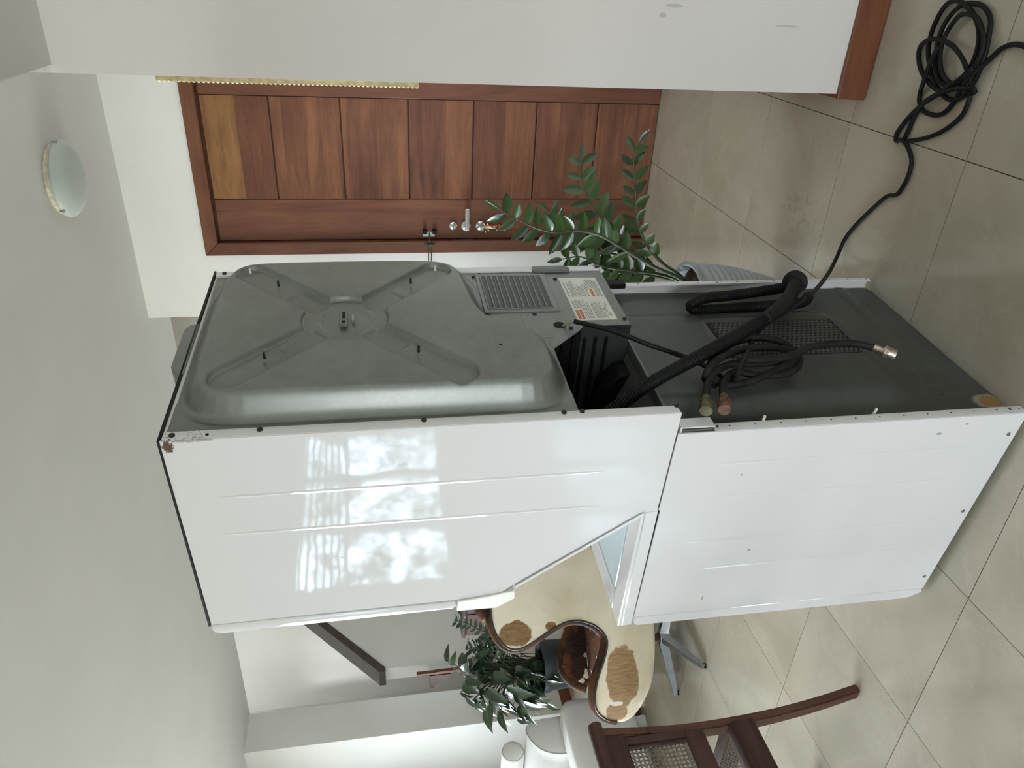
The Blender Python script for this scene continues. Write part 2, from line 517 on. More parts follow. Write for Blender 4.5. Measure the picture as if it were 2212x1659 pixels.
def m_hide(name, inner=False):
    m, nt, b = mat(name); g = N(nt); co = g.obj()
    warp = g.noise(co, 14, 5, 0.6)
    hair = g.noise(g.mapping(co, (120, 120, 18)), 1.0, 3, 0.6)
    base = g.ramp(g.noise(co, 5, 4), [(0.3, (0.68, 0.60, 0.43)), (0.7, (0.82, 0.76, 0.60))])
    brown = g.ramp(hair, [(0.3, (0.16, 0.085, 0.035)), (0.7, (0.33, 0.20, 0.09))])
    dark = g.ramp(hair, [(0.3, (0.022, 0.012, 0.010)), (0.7, (0.06, 0.03, 0.022))])
    red = g.ramp(hair, [(0.3, (0.07, 0.022, 0.010)), (0.7, (0.14, 0.05, 0.02))])
    def patch(c, ctr, rad, col, k=0.75):
        d = g.ellip(co, ctr, rad)
        v = g.math('ADD', d, g.math('MULTIPLY', g.math('SUBTRACT', warp, 0.5), k))
        return g.mix(g.step(v, 1.02, 0.94), c, col)
    c = base
    if not inner:
        c = patch(c, (-0.172, 0.36, 0.945), (0.062, 0.5, 0.085), brown)
        c = patch(c, (-0.195, 0.36, 0.775), (0.022, 0.5, 0.026), brown)
        tan = g.ramp(hair, [(0.3, (0.25, 0.15, 0.07)), (0.7, (0.42, 0.28, 0.15))])
        c = patch(c, (0.075, 0.36, 0.44), (0.15, 0.5, 0.085), tan, 0.6)
        c = patch(c, (0.245, 0.36, 0.475), (0.055, 0.5, 0.055), tan, 0.9)
        c = patch(c, (0.20, 0.36, 0.475), (0.012, 0.5, 0.03), (0.70, 0.66, 0.56), 0.9)
    else:
        big = g.noise(co, 7.5, 3, 0.55)
        c = g.mix(g.step(big, 0.46, 0.475), c, red)
        big2 = g.noise(g.mapping(co, (1, 1, 1), (3.1, 1.7, 0.4)), 8.5, 3, 0.55)
        c = g.mix(g.step(big2, 0.48, 0.495), c, dark)
    g.l(c, b.inputs['Base Color'])
    b.inputs['Roughness'].default_value = 0.65
    b.inputs['Sheen Weight'].default_value = 0.0 if inner else 0.15
    b.inputs['Specular IOR Level'].default_value = 0.2
    g.bump(hair, 0.25, 0.004, b)
    return m
HIDE = m_hide('cowhide_outer'); HIDE_IN = m_hide('cowhide_inner', True)
def m_hide_edge():
    m, nt, b = mat('cowhide_edge'); g = N(nt); co = g.obj()
    f = g.noise(co, 6, 4, 0.6)
    c = g.ramp(f, [(0.38, (0.025, 0.013, 0.009)), (0.52, (0.09, 0.04, 0.018)), (0.60, (0.12, 0.06, 0.03)), (0.66, (0.62, 0.56, 0.44))])
    g.l(c, b.inputs['Base Color']); b.inputs['Roughness'].default_value = 0.75; b.inputs['Specular IOR Level'].default_value = 0.15
    g.bump(g.noise(co, 200, 2), 0.2, 0.003, b)
    return m
HIDE_EDGE = m_hide_edge()
PIPING = simple('dark_piping', (0.025, 0.016, 0.012), 0.5)
UPHOL = simple('white_upholstery', (0.80, 0.79, 0.765), 0.85, noise=0.04, nscale=300, bump=0.15, bscale=600, sheen=0.2)
UPHOL2 = simple('beige_upholstery', (0.50, 0.48, 0.43), 0.85, noise=0.05, nscale=300, bump=0.15, bscale=600, sheen=0.2)

def m_leaf(name, c0, c1, rough=0.28, coat=0.2):
    m, nt, b = mat(name); g = N(nt); co = g.obj()
    oi = g.n('ShaderNodeObjectInfo')
    f = g.noise(co, 30, 3)
    t = g.math('ADD', g.math('MULTIPLY', f, 0.4), g.math('MULTIPLY', oi.outputs['Random'], 0.6))
    g.l(g.ramp(t, [(0.2, c0), (0.8, c1)]), b.inputs['Base Color'])
    b.inputs['Roughness'].default_value = rough
    b.inputs['Coat Weight'].default_value = coat
    b.inputs['Subsurface Weight'].default_value = 0.0
    return m
LEAF_ZZ = m_leaf('zz_leaf', (0.012, 0.030, 0.007), (0.034, 0.075, 0.014))
LEAF_PH = m_leaf('philodendron_leaf', (0.010, 0.028, 0.014), (0.035, 0.075, 0.025), 0.25, 0.4)
STEM = simple('green_stem', (0.035, 0.05, 0.018), 0.45, noise=0.3, nscale=30)
SOIL = simple('potting_soil', (0.05, 0.032, 0.02), 0.95, noise=0.5, nscale=90, bump=0.5, bscale=120)
POTGREY = simple('grey_ribbed_plastic', (0.36, 0.385, 0.40), 0.5, noise=0.06)
NAVY = simple('dark_blue_glaze', (0.018, 0.026, 0.035), 0.45, noise=0.3, nscale=14)

def m_glass():
    m = bpy.data.materials.new('window_glass'); m.use_nodes = True
    nt = m.node_tree; nt.nodes.clear(); g = N(nt)
    out = g.n('ShaderNodeOutputMaterial'); mx = g.n('ShaderNodeMixShader')
    tr = g.n('ShaderNodeBsdfTransparent'); gl = g.n('ShaderNodeBsdfGlossy')
    gl.inputs['Roughness'].default_value = 0.02
    fr = g.n('ShaderNodeFresnel'); fr.inputs['IOR'].default_value = 1.45
    g.l(fr.outputs[0], mx.inputs[0]); g.l(tr.outputs[0], mx.inputs[1]); g.l(gl.outputs[0], mx.inputs[2])
    g.l(mx.outputs[0], out.inputs[0])
    return m
GLASS = m_glass()
def m_dimmed_pane():
    m = bpy.data.materials.new('daylight_dimming_glass'); m.use_nodes = True  # patchy tint dims the window's reflection and imitates trees outside
    nt = m.node_tree; nt.nodes.clear(); g = N(nt)
    out = g.n('ShaderNodeOutputMaterial'); tr = g.n('ShaderNodeBsdfTransparent')
    f = g.noise(g.obj(), 3.6, 5, 0.65)
    g.l(g.ramp(f, [(0.38, (0.10, 0.11, 0.09)), (0.47, (0.40, 0.45, 0.47)), (0.60, (0.72, 0.80, 0.85))]), tr.inputs['Color'])
    g.l(tr.outputs[0], out.inputs[0])
    return m
DIMMED_PANE = m_dimmed_pane()
LAMPGLASS = simple('frosted_lamp_glass', (0.47, 0.53, 0.51), 0.38, spec=0.35)
LAMPBASE = simple('worn_white_lamp_base', (0.66, 0.62, 0.50), 0.45, noise=0.25, nscale=60)
GOLD = simple('aged_gilt', (0.58, 0.49, 0.27), 0.4, 0.55, noise=0.25, nscale=60)
GOLDBEAD = simple('bright_gilt', (0.85, 0.78, 0.50), 0.3, 0.5, noise=0.2, nscale=90)
REDGLASS = simple('red_glass_bead', (0.30, 0.008, 0.012), 0.12, coat=0.5)
REDCORD = simple('red_cord', (0.16, 0.01, 0.012), 0.7)
WHITEFRAME = simple('white_window_frame', (0.75, 0.75, 0.73), 0.4)
CANE = simple('woven_cane', (0.10, 0.07, 0.035), 0.5, noise=0.4, nscale=80)
LIDGLASS = simple('sky_tinted_lid', (0.60, 0.72, 0.76), 0.08, coat=0.4)  # blue sky reflection put into the lid's base colour

# ------------------------------------------------------------------ room shell
floor = boxobj('floor', BX, 6.0, FY, 6.5, -0.15, -0.004, GROUT)
struct(floor, 'floor of polished beige stone tiles with thin dark joints', 'floor')
TX, TY, X0, Y0 = 0.5255, 0.5135, -0.055, -0.476
tile_me = None
rest = bmesh.new()
for i in range(-14, 12):
    for j in range(-6, 14):
        xa, ya = X0 + i*TX, Y0 + j*TY
        xb, yb = xa + TX, ya + TY
        xa, ya = max(xa, BX), max(ya, FY)
        xb, yb = min(xb, 6.0), min(yb, 6.3)
        if xb-xa < 0.02 or yb-ya < 0.02: continue
        g2 = 0.0013
        full = abs((xb-xa) - TX) < 1e-6 and abs((yb-ya) - TY) < 1e-6
        near = -1.2 < xa < 2.6 and -1.6 < ya < 5.0
        if near and full:
            if tile_me is None:
                b = bmesh.new(); box(b, g2, TX-g2, g2, TY-g2, -0.008, 0.0)
                tile_me = bpy.data.meshes.new('tile'); b.to_mesh(tile_me); b.free()
                tile_me.materials.append(TILE)
            o = new_mesh_obj('tile', tile_me, None, floor); o.location = (xa, ya, 0)
        else:
            box(rest, xa+g2, xb-g2, ya+g2, yb-g2, -0.008, 0.0)
o = from_bm('tile_field', rest, TILE, floor); o['kind'] = 'stuff'

# main ceiling (ends at the stair opening) and the lower soffit over the viewer's side
bm = bmesh.new()
box(bm, BX, 3.05, RY-0.02, 6.5, CEIL, CEIL+0.25)
box(bm, 3.05, 6.0, RY-0.15, 0.884, CEIL, CEIL+0.25)
struct(from_bm('ceiling', bm, PAINT_CEIL), 'plain white ceiling of the tall main room', 'ceiling')
struct(boxobj('ceiling_soffit', BX, NX, FY, RY-0.02, SOFFIT, CEIL+0.25, PAINT_CEIL), 'lower ceiling soffit meeting the near right wall', 'ceiling')
struct(boxobj('ceiling_stairwell', 2.85, 6.0, 0.734, 6.5, 5.5, 5.6, PAINT_CEIL), 'high ceiling over the stairwell', 'ceiling')
struct(boxobj('wall_stair_front', 2.85, 3.05, 0.884, 6.5, CEIL+0.25, 5.5, PAINT), 'wall above the stair opening', 'wall')

struct(boxobj('wall_near', NX, 1.14, FY, RY, 0, 3.0, PAINT_NEAR), 'cream textured wall close on the right with scuff marks', 'wall')
struct(boxobj('wall_right', 1.14, WX, RY-0.15, RY, 0, 3.0, PAINT), 'passage wall between near wall corner and wooden door', 'wall')
bm = bmesh.new()
box(bm, WX, 2.83, RY-0.15, -0.50, 0, 3.0)
box(bm, WX, 2.83, -0.50, 0.475, 2.335, 3.0)
box(bm, WX, 2.83, 0.475, 0.884, 0, 3.0)
struct(from_bm('wall_door', bm, PAINT), 'white wall around the wooden entrance door', 'wall')
struct(boxobj('wall_return', 2.83, 6.0, 0.734, 0.884, 0, 5.5, PAINT), 'side wall of the stairwell behind the door wall', 'wall')
bm = bmesh.new()
box(bm, SWX, SWX+0.15, 0.884, HIGHWIN[0], 0, 5.5)
box(bm, SWX, SWX+0.15, HIGHWIN[0], HIGHWIN[1], 0, HIGHWIN[2]); box(bm, SWX, SWX+0.15, HIGHWIN[0], HIGHWIN[1], HIGHWIN[3], 5.5)
box(bm, SWX, SWX+0.15, HIGHWIN[1], 6.5, 0, 5.5)
struct(from_bm('wall_stairwell', bm, PAINT_STAIR), 'warm cream back wall of the stairwell', 'wall')
struct(boxobj('wall_side', 2.69, 3.05, 4.73, 6.2, 0, CEIL, PAINT), 'bright white wall and pillar behind the sofa', 'wall')
bm = bmesh.new()
box(bm, BX-0.15, BX, FY, ADDED_REARWIN[0], 0, 3.0); box(bm, BX-0.15, BX, ADDED_REARWIN[1], 6.5, 0, 3.0)
box(bm, BX-0.15, BX, ADDED_REARWIN[0], ADDED_REARWIN[1], 0, ADDED_REARWIN[2]); box(bm, BX-0.15, BX, ADDED_REARWIN[0], ADDED_REARWIN[1], ADDED_REARWIN[3], 3.0)
struct(from_bm('wall_rear', bm, PAINT), 'wall with one added window behind the viewer', 'wall')
struct(boxobj('wall_front', BX, NX, FY-0.15, FY, 0, 3.0, PAINT), 'plain wall on the viewer\'s right hand side', 'wall')

def wall_with_openings(name, x0, x1, y0, y1, z0, z1, ops, m):
    bm = bmesh.new()
    x = x0
    for (a, b, c, d) in sorted(ops):
        box(bm, x, a, y0, y1, z0, z1)
        box(bm, a, b, y0, y1, z0, c)
        box(bm, a, b, y0, y1, d, z1)
        x = b
    box(bm, x, x1, y0, y1, z0, z1)
    return from_bm(name, bm, m)
struct(wall_with_openings('wall_left', BX, 3.05, LY, LY+0.15, 0, CEIL, WINDOWS, PAINT), 'window wall letting in the daylight on the left', 'wall')
struct(wall_with_openings('wall_stair_window', 3.05, 6.0, LY, LY+0.15, 0, 5.5, [STAIRWIN], PAINT_STAIR), 'stairwell wall with the tall window', 'wall')

def window(name, x0, x1, z0, z1, cols, rows, bars, label):
    w = bpy.data.objects.new(name, None); COL.objects.link(w)
    struct(w, label, 'window')
    bm = bmesh.new(); t = 0.05
    ya, yb = LY+0.03, LY+0.09
    box(bm, x0, x1, ya, yb, z0, z0+t); box(bm, x0, x1, ya, yb, z1-t, z1)
    box(bm, x0, x0+t, ya, yb, z0+t, z1-t); box(bm, x1-t, x1, ya, yb, z0+t, z1-t)
    from_bm('window_frame', bm, WHITEFRAME, w)
    cw = (x1-x0-2*t)/cols; rh = (z1-z0-2*t)/rows
    for c in range(1, cols):
        boxobj('mullion', x0+t+c*cw-0.055, x0+t+c*cw+0.055, ya, yb, z0+t, z1-t, WHITEFRAME, w)
    for r in range(1, rows):
        boxobj('transom', x0+t, x1-t, ya+0.005, yb-0.005, z0+t+r*rh-0.02, z0+t+r*rh+0.02, WHITEFRAME, w)
    for c in range(cols):
        boxobj('pane', x0+t+c*cw, x0+t+(c+1)*cw, LY+0.058, LY+0.064, z0+t, z1-t, DIMMED_PANE if bars else GLASS, w)
    if bars:
        bm = bmesh.new()
        box(bm, x0, x1, LY+0.02, LY+0.055, z1-0.62, z1-0.57)
        for i in range(6):
            zz_ = z1-0.08-i*0.085
            box(bm, x0+0.04, x1-0.04, LY+0.01, LY+0.05, zz_-0.014, zz_+0.014)
        from_bm('louvre_slat', bm, WHITEFRAME, w)['kind'] = 'stuff'
window('window_1', *WINDOWS[0], 3, 1, True, 'three light louvred window in the window wall')
window('window_2', *WINDOWS[1], 4, 1, False, 'wide window beside the seating area')
window('window_3', *STAIRWIN, 2, 4, False, 'tall stairwell window')
def side_window(name, xa, y0, y1, z0, z1, cols, label):
    w = bpy.data.objects.new(name, None); COL.objects.link(w); struct(w, label, 'window')
    t = 0.05; bm = bmesh.new()
    box(bm, xa, xa+0.06, y0, y1, z0, z0+t); box(bm, xa, xa+0.06, y0, y1, z1-t, z1)
    box(bm, xa, xa+0.06, y0, y0+t, z0+t, z1-t); box(bm, xa, xa+0.06, y1-t, y1, z0+t, z1-t)
    from_bm('window_frame', bm, WHITEFRAME, w)
    cw = (y1-y0-2*t)/cols
    for c in range(cols):
        if c: boxobj('mullion', xa+0.005, xa+0.055, y0+t+c*cw-0.03, y0+t+c*cw+0.03, z0+t, z1-t, WHITEFRAME, w)
        boxobj('pane', xa+0.028, xa+0.034, y0+t+c*cw, y0+t+(c+1)*cw, z0+t, z1-t, GLASS, w)
side_window('window_4', SWX+0.05, *HIGHWIN, 2, 'high window of the stairwell')
side_window('added_window', BX-0.11, *ADDED_REARWIN, 2, 'unseen two light window added behind the viewer for light')

# stair balustrade wall with its sloping dark cap
st = bpy.data.objects.new('wall_stair_balustrade', None); COL.objects.link(st)
struct(st, 'white stair half wall rising beside the stairwell under a dark wooden cap', 'wall')
yA, yB = 4.38, 4.52
prismobj('balustrade_wall', [(3.07, 0), (3.07, 1.60), (4.19, 1.60+1.12*0.90), (4.19, 0)], 'y', yA, yB, PAINT, st)
prismobj('wooden_cap', [(3.03, 1.60), (3.03, 1.655), (3.07, 1.685), (4.19, 1.685+1.12*0.90), (4.19, 1.60+1.12*0.90), (3.075, 1.60)], 'y', yA-0.015, yB+0.015, WOOD_CAP, st)

# baseboards
def baseboard(name, x0, x1, y0, y1, m, label, h=0.095):
    o = boxobj(name, x0, x1, y0, y1, 0, h, m, None, 0.003, 1)
    return struct(o, label, 'baseboard')
baseboard('baseboard_near', NX-0.016, NX, FY, RY+0.015, WOOD_BASE, 'reddish wooden baseboard along the near right wall')
baseboard('baseboard_right', NX, WX-0.03, RY, RY+0.015, WOOD_BASEX, 'reddish wooden baseboard round the wall corner')
baseboard('baseboard_door', WX-0.016, WX, 0.535, 0.90, WOOD_BASE, 'orange brown baseboard left of the entrance door')
baseboard('baseboard_pillar', 2.674, 3.05, 4.714, 4.73, WOOD_BASEX, 'brown baseboard on the pillar behind the big plant')
baseboard('baseboard_side', 2.674, 2.69, 4.73, 6.2, WOOD_BASE, 'brown baseboard behind the sofa')

# ------------------------------------------------------------------ entrance door and its frame
fr = bpy.data.objects.new('trim_1', None); COL.objects.link(fr)
struct(fr, 'dark wooden frame around the entrance door', 'door frame')
fx0, fx1 = WX-0.022, WX+0.05
bm = prism([(0.463, 0.0), (0.530, 0.0), (0.530, 2.395), (0.463, 2.328)], 'x', fx0, fx1, 0.003, 1)
from_bm('jamb', bm, WOOD_STILE, fr)
bm = prism([(-0.490, 0.0), (-0.557, 0.0), (-0.557, 2.395), (-0.490, 2.328)], 'x', fx0, fx1, 0.003, 1)
from_bm('jamb', bm, WOOD_STILE, fr)
bm = prism([(0.463, 2.328), (0.530, 2.395), (-0.557, 2.395), (-0.490, 2.328)], 'x', fx0, fx1, 0.003, 1)
from_bm('head_frame', bm, WOOD_HEAD, fr)
boxobj('door_stop', WX+0.035, WX+0.075, 0.445, 0.475, 0.0, 2.335, WOOD_STILE, fr)
boxobj('door_stop', WX+0.035, WX+0.075, -0.50, 0.475, 2.315, 2.335, WOOD_HEAD, fr)
boxobj('strike_plate', WX-0.008, WX+0.012, 0.4605, 0.463, 0.985, 1.10, STEEL, fr)

dr = bpy.data.objects.new('door_1', None); COL.objects.link(dr)
struct(dr, 'wooden entrance door of horizontal boards between two upright stiles', 'door')
dx0, dx1 = WX+0.006, WX+0.046
boxobj('backing', dx0+0.016, dx1, -0.49, 0.462, 0.0003, 2.33, WOOD_DARKZ, dr)
boxobj('stile', dx0, dx1-0.01, 0.2395, 0.459, 0.002, 2.318, WOOD_STILE, dr, 0.003, 1)
boxobj('stile', dx0, dx1-0.01, -0.487, -0.2655, 0.002, 2.318, WOOD_STILE, dr, 0.003, 1)
zs = [0.002, 0.337, 0.665, 0.995, 1.327, 1.661, 1.999, 2.318]
splits = [0.55, 0.62, 0.5, 0.44, 0.47, 0.52, 0.50]
for k in range(7):
    a, b = zs[k]+0.004, zs[k+1]-0.004
    s = a + (b-a)*splits[k]
    up = WOOD_LIGHT if k == 6 else WOOD_PANEL
    boxobj('board', dx0+0.001, dx1-0.012, -0.262, 0.236, a, s-0.0001, WOOD_PANEL, dr)
    boxobj('board', dx0+0.0011, dx1-0.012, -0.262, 0.236, s+0.0001, b, up, dr)

# lever, cylinder roses, swing guard
hx = dx0
def rose(z, y, r, m, name='rose'):
    bm = bmesh.new(); cyl(bm, (hx, y, z), (hx-0.006, y, z), r, r*0.97, 32); cyl(bm, (hx-0.006, y, z), (hx-0.009, y, z), r*0.97, r*0.8, 32)
    return auto_smooth(from_bm(name, bm, m, dr), 40)
o = rose(1.095, 0.385, 0.0225, CHROME)
boxobj('thumb_turn', hx-0.018, hx-0.008, 0.366, 0.404, 1.0915, 1.0985, STEEL, o, 0.002, 1)
o = rose(1.025, 0.385, 0.027, CHROME)
bm = bmesh.new(); cyl(bm, (hx-0.005, 0.385, 1.025), (hx-0.05, 0.385, 1.025), 0.010, 0.010, 20)
auto_smooth(from_bm('lever_neck', bm, CHROME, o))
boxobj('lever_handle', hx-0.062, hx-0.042, 0.275, 0.397, 1.013, 1.037, CHROME, o, 0.005, 3)
o = rose(0.944, 0.385, 0.027, CHROME)
cylobj('lock_cylinder', (hx-0.008, 0.385, 0.944), (hx-0.014, 0.385, 0.944), 0.011, 0.010, STEEL, o, 20)
boxobj('key', hx-0.034, hx-0.012, 0.376, 0.394, 0.942, 0.9455, STEEL, o, 0.001, 1)
bm = bmesh.new()
box(bm, hx-0.004, hx, 0.418, 0.446, 1.195, 1.262, 0.0015, 1)
boxobj('guard_plate', hx-0.004, hx, 0.418, 0.446, 1.195, 1.262, CHROME, dr, 0.0015, 1); bm.free()
bm = bmesh.new()
box(bm, hx-0.03, hx-0.003, 0.402, 0.424, 1.186, 1.210, 0.004, 2); box(bm, hx-0.03, hx-0.003, 0.402, 0.424, 1.238, 1.262, 0.004, 2)
from_bm('guard_catch', bm, BLACKPL, dr)
bm = bmesh.new()
tube(bm, [(hx-0.02, 0.425, 1.224), (hx-0.03, 0.452, 1.226), (hx-0.034, 0.49, 1.232), (hx-0.034, 0.58, 1.234)], 0.003, 0.01, 8)
tube(bm, [(hx-0.028, 0.485, 1.224), (hx-0.034, 0.50, 1.218), (hx-0.034, 0.58, 1.218)], 0.003, 0.01, 8)
from_bm('guard_bar', bm, BRASS, dr, True)
bm = bmesh.new()
box(bm, fx0-0.004, fx0, 0.474, 0.492, 1.192, 1.208, 0.001, 1); box(bm, fx0-0.004, fx0, 0.474, 0.492, 1.240, 1.256, 0.001, 1); box(bm, fx0-0.012, fx0-0.003, 0.478, 0.490, 1.208, 1.24, 0.001, 1)
from_bm('guard_bracket', bm, BRASS, fr)

# small decoration hung on the lowest lock
orn = thing('hanging_ornament', 'small gold and red bead ornament hung on the door lock', 'ornament', (hx-0.012, 0.386, 0.93))
bm = bmesh.new(); tube(bm, [(0, 0.0, 0.02), (-0.004, 0.022, 0.045), (-0.006, 0.028, 0.06), (-0.004, 0.018, 0.078), (-0.004, 0.024, 0.092)], 0.0018, 0.006, 6)
tube(bm, [(0, 0, 0.02), (-0.005, -0.03, 0.04), (-0.005, -0.024, 0.06), (-0.004, -0.034, 0.075), (-0.004, -0.02, 0.095)], 0.0018, 0.006, 6)
from_bm('cord', bm, REDCORD, orn, True)
bm = bmesh.new()
for k in range(7):
    a = k*0.9
    p = Vector((-0.008, 0.004+0.018*math.cos(a), -0.012+0.016*math.sin(a)))
    q = p + Vector((-0.006, 0.012*math.cos(a), 0.012*math.sin(a)))
    cyl(bm, p, q, 0.004, 0.001, 6)
from_bm('gilt_flower', bm, GOLDBEAD, orn, True)
bm = bmesh.new(); cyl(bm, (-0.006, 0.0, 0.0), (-0.006, 0.0, -0.10), 0.007, 0.004, 10); cyl(bm, (-0.008, 0.010, -0.01), (-0.008, 0.006, -0.095), 0.004, 0.003, 8)
from_bm('gilt_stick', bm, GOLD, orn, True)
for (yy, zz) in ((-0.010, -0.045), (0.012, -0.075), (-0.008, -0.098), (0.014, -0.118), (-0.012, -0.088)):
    bm = bmesh.new(); bmesh.ops.create_uvsphere(bm, u_segments=14, v_segments=10, radius=0.0095)
    bmesh.ops.translate(bm, vec=(-0.016, yy, zz), verts=bm.verts)
    from_bm('bead', bm, REDGLASS, orn, True)

# gilt picture frame on the passage wall, seen edge-on past the corner
pf = thing('picture_frame', 'gilt picture frame seen edge on beyond the near wall corner', 'picture frame', (0, 0, 0))
px0, px1, pz0, pz1, py = 1.145, 1.675, 1.365, 2.11, RY
def ring_bars(bm, x0, x1, z0, z1, w, ya, yb, bev):
    box(bm, x0, x0+w, ya, yb, z0, z1, bev, 2); box(bm, x1-w, x1, ya, yb, z0, z1, bev, 2)
    box(bm, x0+w, x1-w, ya, yb, z0, z0+w, bev, 2); box(bm, x0+w, x1-w, ya, yb, z1-w, z1, bev, 2)
bm = bmesh.new(); ring_bars(bm, px0, px1, pz0, pz1, 0.045, py+0.010, py+0.036, 0.004)
auto_smooth(from_bm('gilt_moulding', bm, GOLD, pf))
bm = bmesh.new(); ring_bars(bm, px0+0.012, px1-0.012, pz0+0.008, pz1-0.008, 0.03, py, py+0.011, 0.0)
from_bm('dark_back', bm, WOOD_DARKZ, pf)
bm = bmesh.new()
k = 56
for i in range(k):
    z = pz0 + (pz1-pz0)*(i+0.5)/k
    t = bmesh.new(); bmesh.ops.create_icosphere(t, subdivisions=1, radius=0.0062)
    for v in t.verts: v.co = Vector((px0+0.012+v.co.x, py+0.037+v.co.y*0.7, z+v.co.z*1.1))
    merge(bm, t)
from_bm('beaded_edge', bm, GOLDBEAD, pf, True)
boxobj('picture', px0+0.04, px1-0.04, py+0.012, py+0.018, pz0+0.04, pz1-0.04, simple('picture_print', (0.42, 0.38, 0.30), 0.4, noise=0.4, nscale=8), pf)

# ceiling lamp
lx, ly = 1.955, -0.045
cl = thing('ceiling_lamp', 'round frosted glass ceiling lamp on a cream base', 'lamp', (lx, ly, CEIL))
auto_smooth(from_bm('lamp_base', lathe([(0, 0), (0.132, 0), (0.136, -0.005), (0.135, -0.022), (0.139, -0.028), (0.12, -0.030), (0, -0.030)], 48), LAMPBASE, cl), 40)
prof = [(0.150*math.cos(a)**0.8, -0.028-0.055*math.sin(a)) for a in np.linspace(0, PI/2, 14)]
from_bm('glass_bowl', lathe([(0.0, -0.0265), (0.146, -0.0265), (0.151, -0.028)] + prof[1:-1] + [(0, -0.083)], 48), LAMPGLASS, cl, True)
for k in range(3):
    a = 0.35 + k*2*PI/3
    bm = bmesh.new(); box(bm, -0.006, 0.006, -0.003, 0.003, -0.042, -0.022, 0.001, 1)
    bmesh.ops.rotate(bm, cent=(0, 0, 0), matrix=Matrix.Rotation(PI/2, 3, 'Z'), verts=bm.verts)
    bmesh.ops.translate(bm, vec=(0.150, 0, 0), verts=bm.verts)
    bmesh.ops.rotate(bm, cent=(0, 0, 0), matrix=Matrix.Rotation(a, 3, 'Z'), verts=bm.verts)
    from_bm('clip', bm, STEEL, cl)

# ------------------------------------------------------------------ stacked laundry unit
APP = thing('laundry_unit', 'white stacked washer and dryer unit seen from its bare grey metal back', 'laundry machine', (0, 0, 0), -0.1054)
W = 0.686
YD = -0.0576       # rear edge of the dryer cabinet
def chaikin(p, it=2):
    p = [np.array(q, float) for q in p]
    for _ in range(it):
        o = []
        for i in range(len(p)):
            a, b = p[i], p[(i+1) % len(p)]
            o += [a*0.75+b*0.25, a*0.25+b*0.75]
        p = o
    return np.array(p)
def sdf(poly, X, Z):
    """signed distance, negative inside"""
    P = np.stack([X.ravel(), Z.ravel()], 1)
    d = np.full(len(P), 1e9); ins = np.zeros(len(P), bool)
    n = len(poly)
    for i in range(n):
        a, b = poly[i], poly[(i+1) % n]
        ab = b-a; ap = P-a
        t = np.clip((ap@ab)/max(ab@ab, 1e-12), 0, 1)
        d = np.minimum(d, np.linalg.norm(ap - t[:, None]*ab, axis=1))
        c = ((a[1] > P[:, 1]) != (b[1] > P[:, 1]))
        with np.errstate(divide='ignore', invalid='ignore'):
            xx = (b[0]-a[0])*(P[:, 1]-a[1])/(b[1]-a[1]+1e-15)+a[0]
        ins ^= c & (P[:, 0] < xx)
    return np.where(ins, -d, d).reshape(X.shape)
def sstep(x, a, b):
    t = np.clip((x-a)/(b-a), 0, 1); return t*t*(3-2*t)
def capsule(X, Z, a, b, r):
    a = np.array(a); b = np.array(b); ab = b-a
    t = np.clip(((X-a[0])*ab[0]+(Z-a[1])*ab[1])/(ab@ab), 0, 1)
    return np.hypot(X-a[0]-t*ab[0], Z-a[1]-t*ab[1]) - r
def orbox(X, Z, c, ang, hx, hz, r):
    dx, dz = X-c[0], Z-c[1]
    u = dx*math.cos(ang)+dz*math.sin(ang); v = -dx*math.sin(ang)+dz*math.cos(ang)
    qx, qz = np.abs(u)-hx+r, np.abs(v)-hz+r
    return np.hypot(np.maximum(qx, 0), np.maximum(qz, 0)) + np.minimum(np.maximum(qx, qz), 0) - r
def height_obj(name, xs, zs, Y, m, parent, keep=None):
    nx, nz = len(xs), len(zs)
    V = np.empty((nz, nx, 3)); V[..., 0] = xs[None, :]; V[..., 1] = Y; V[..., 2] = zs[:, None]
    idx = np.arange(nx*nz).reshape(nz, nx)
    F = np.stack([idx[:-1, :-1], idx[:-1, 1:], idx[1:, 1:], idx[1:, :-1]], -1)
    if keep is not None: F = F[keep]
    F = F.reshape(-1, 4)
    me = bpy.data.meshes.new(name)
    me.from_pydata(V.reshape(-1, 3).tolist(), [], F.tolist())
    me.update()
    return new_mesh_obj(name, me, m, parent, True)

# --- dryer cabinet: the side sheets (with folded rear flange), top, drum cover
side = [(YD, 1.928), (0.491, 1.925), (0.486, 1.365), (0.477, 1.276), (0.472, 1.250), (0.442, 1.214), (0.234, 0.938), (0.231, 0.897), (YD, 0.897)]
for nm, xa, xb, in (('side_panel', 0.0, 0.004), ('side_panel', W-0.004, W)):
    prismobj(nm, side, 'x', xa, xb, ENAMEL, APP)
for nm, xa, xb in (('rear_flange', 0.0015, 0.0265), ('rear_flange', W-0.0265, W-0.0015)):
    boxobj(nm, xa, xb, YD-0.0015, YD+0.004, 0.8985, 1.925, ENAMEL, APP, 0.0013, 2)
for ya in (0.0945, 0.2005):
    bm = bmesh.new()
    z0, z1 = 1.066, 1.833
    h, wv = 0.0009, 0.0045
    vs = [bm.verts.new(p) for p in ((0, ya, z0-0.03), (-h, ya, z0+0.02), (-h, ya, z1-0.02), (0, ya, z1+0.03), (0, ya-wv, z0+0.02), (0, ya-wv, z1-0.02), (0, ya+wv, z0+0.02), (0, ya+wv, z1-0.02))]
    for f in ((0, 1, 4), (4, 1, 2, 5), (5, 2, 3), (0, 6, 1), (6, 7, 2, 1), (7, 3, 2)):
        bm.faces.new([vs[i] for i in f])
    from_bm('pressed_rib', bm, ENAMEL, APP)
boxobj('top_panel', 0.002, W-0.002, YD+0.003, 0.52, 1.920, 1.9275, ENAMEL, APP, 0.002, 1)
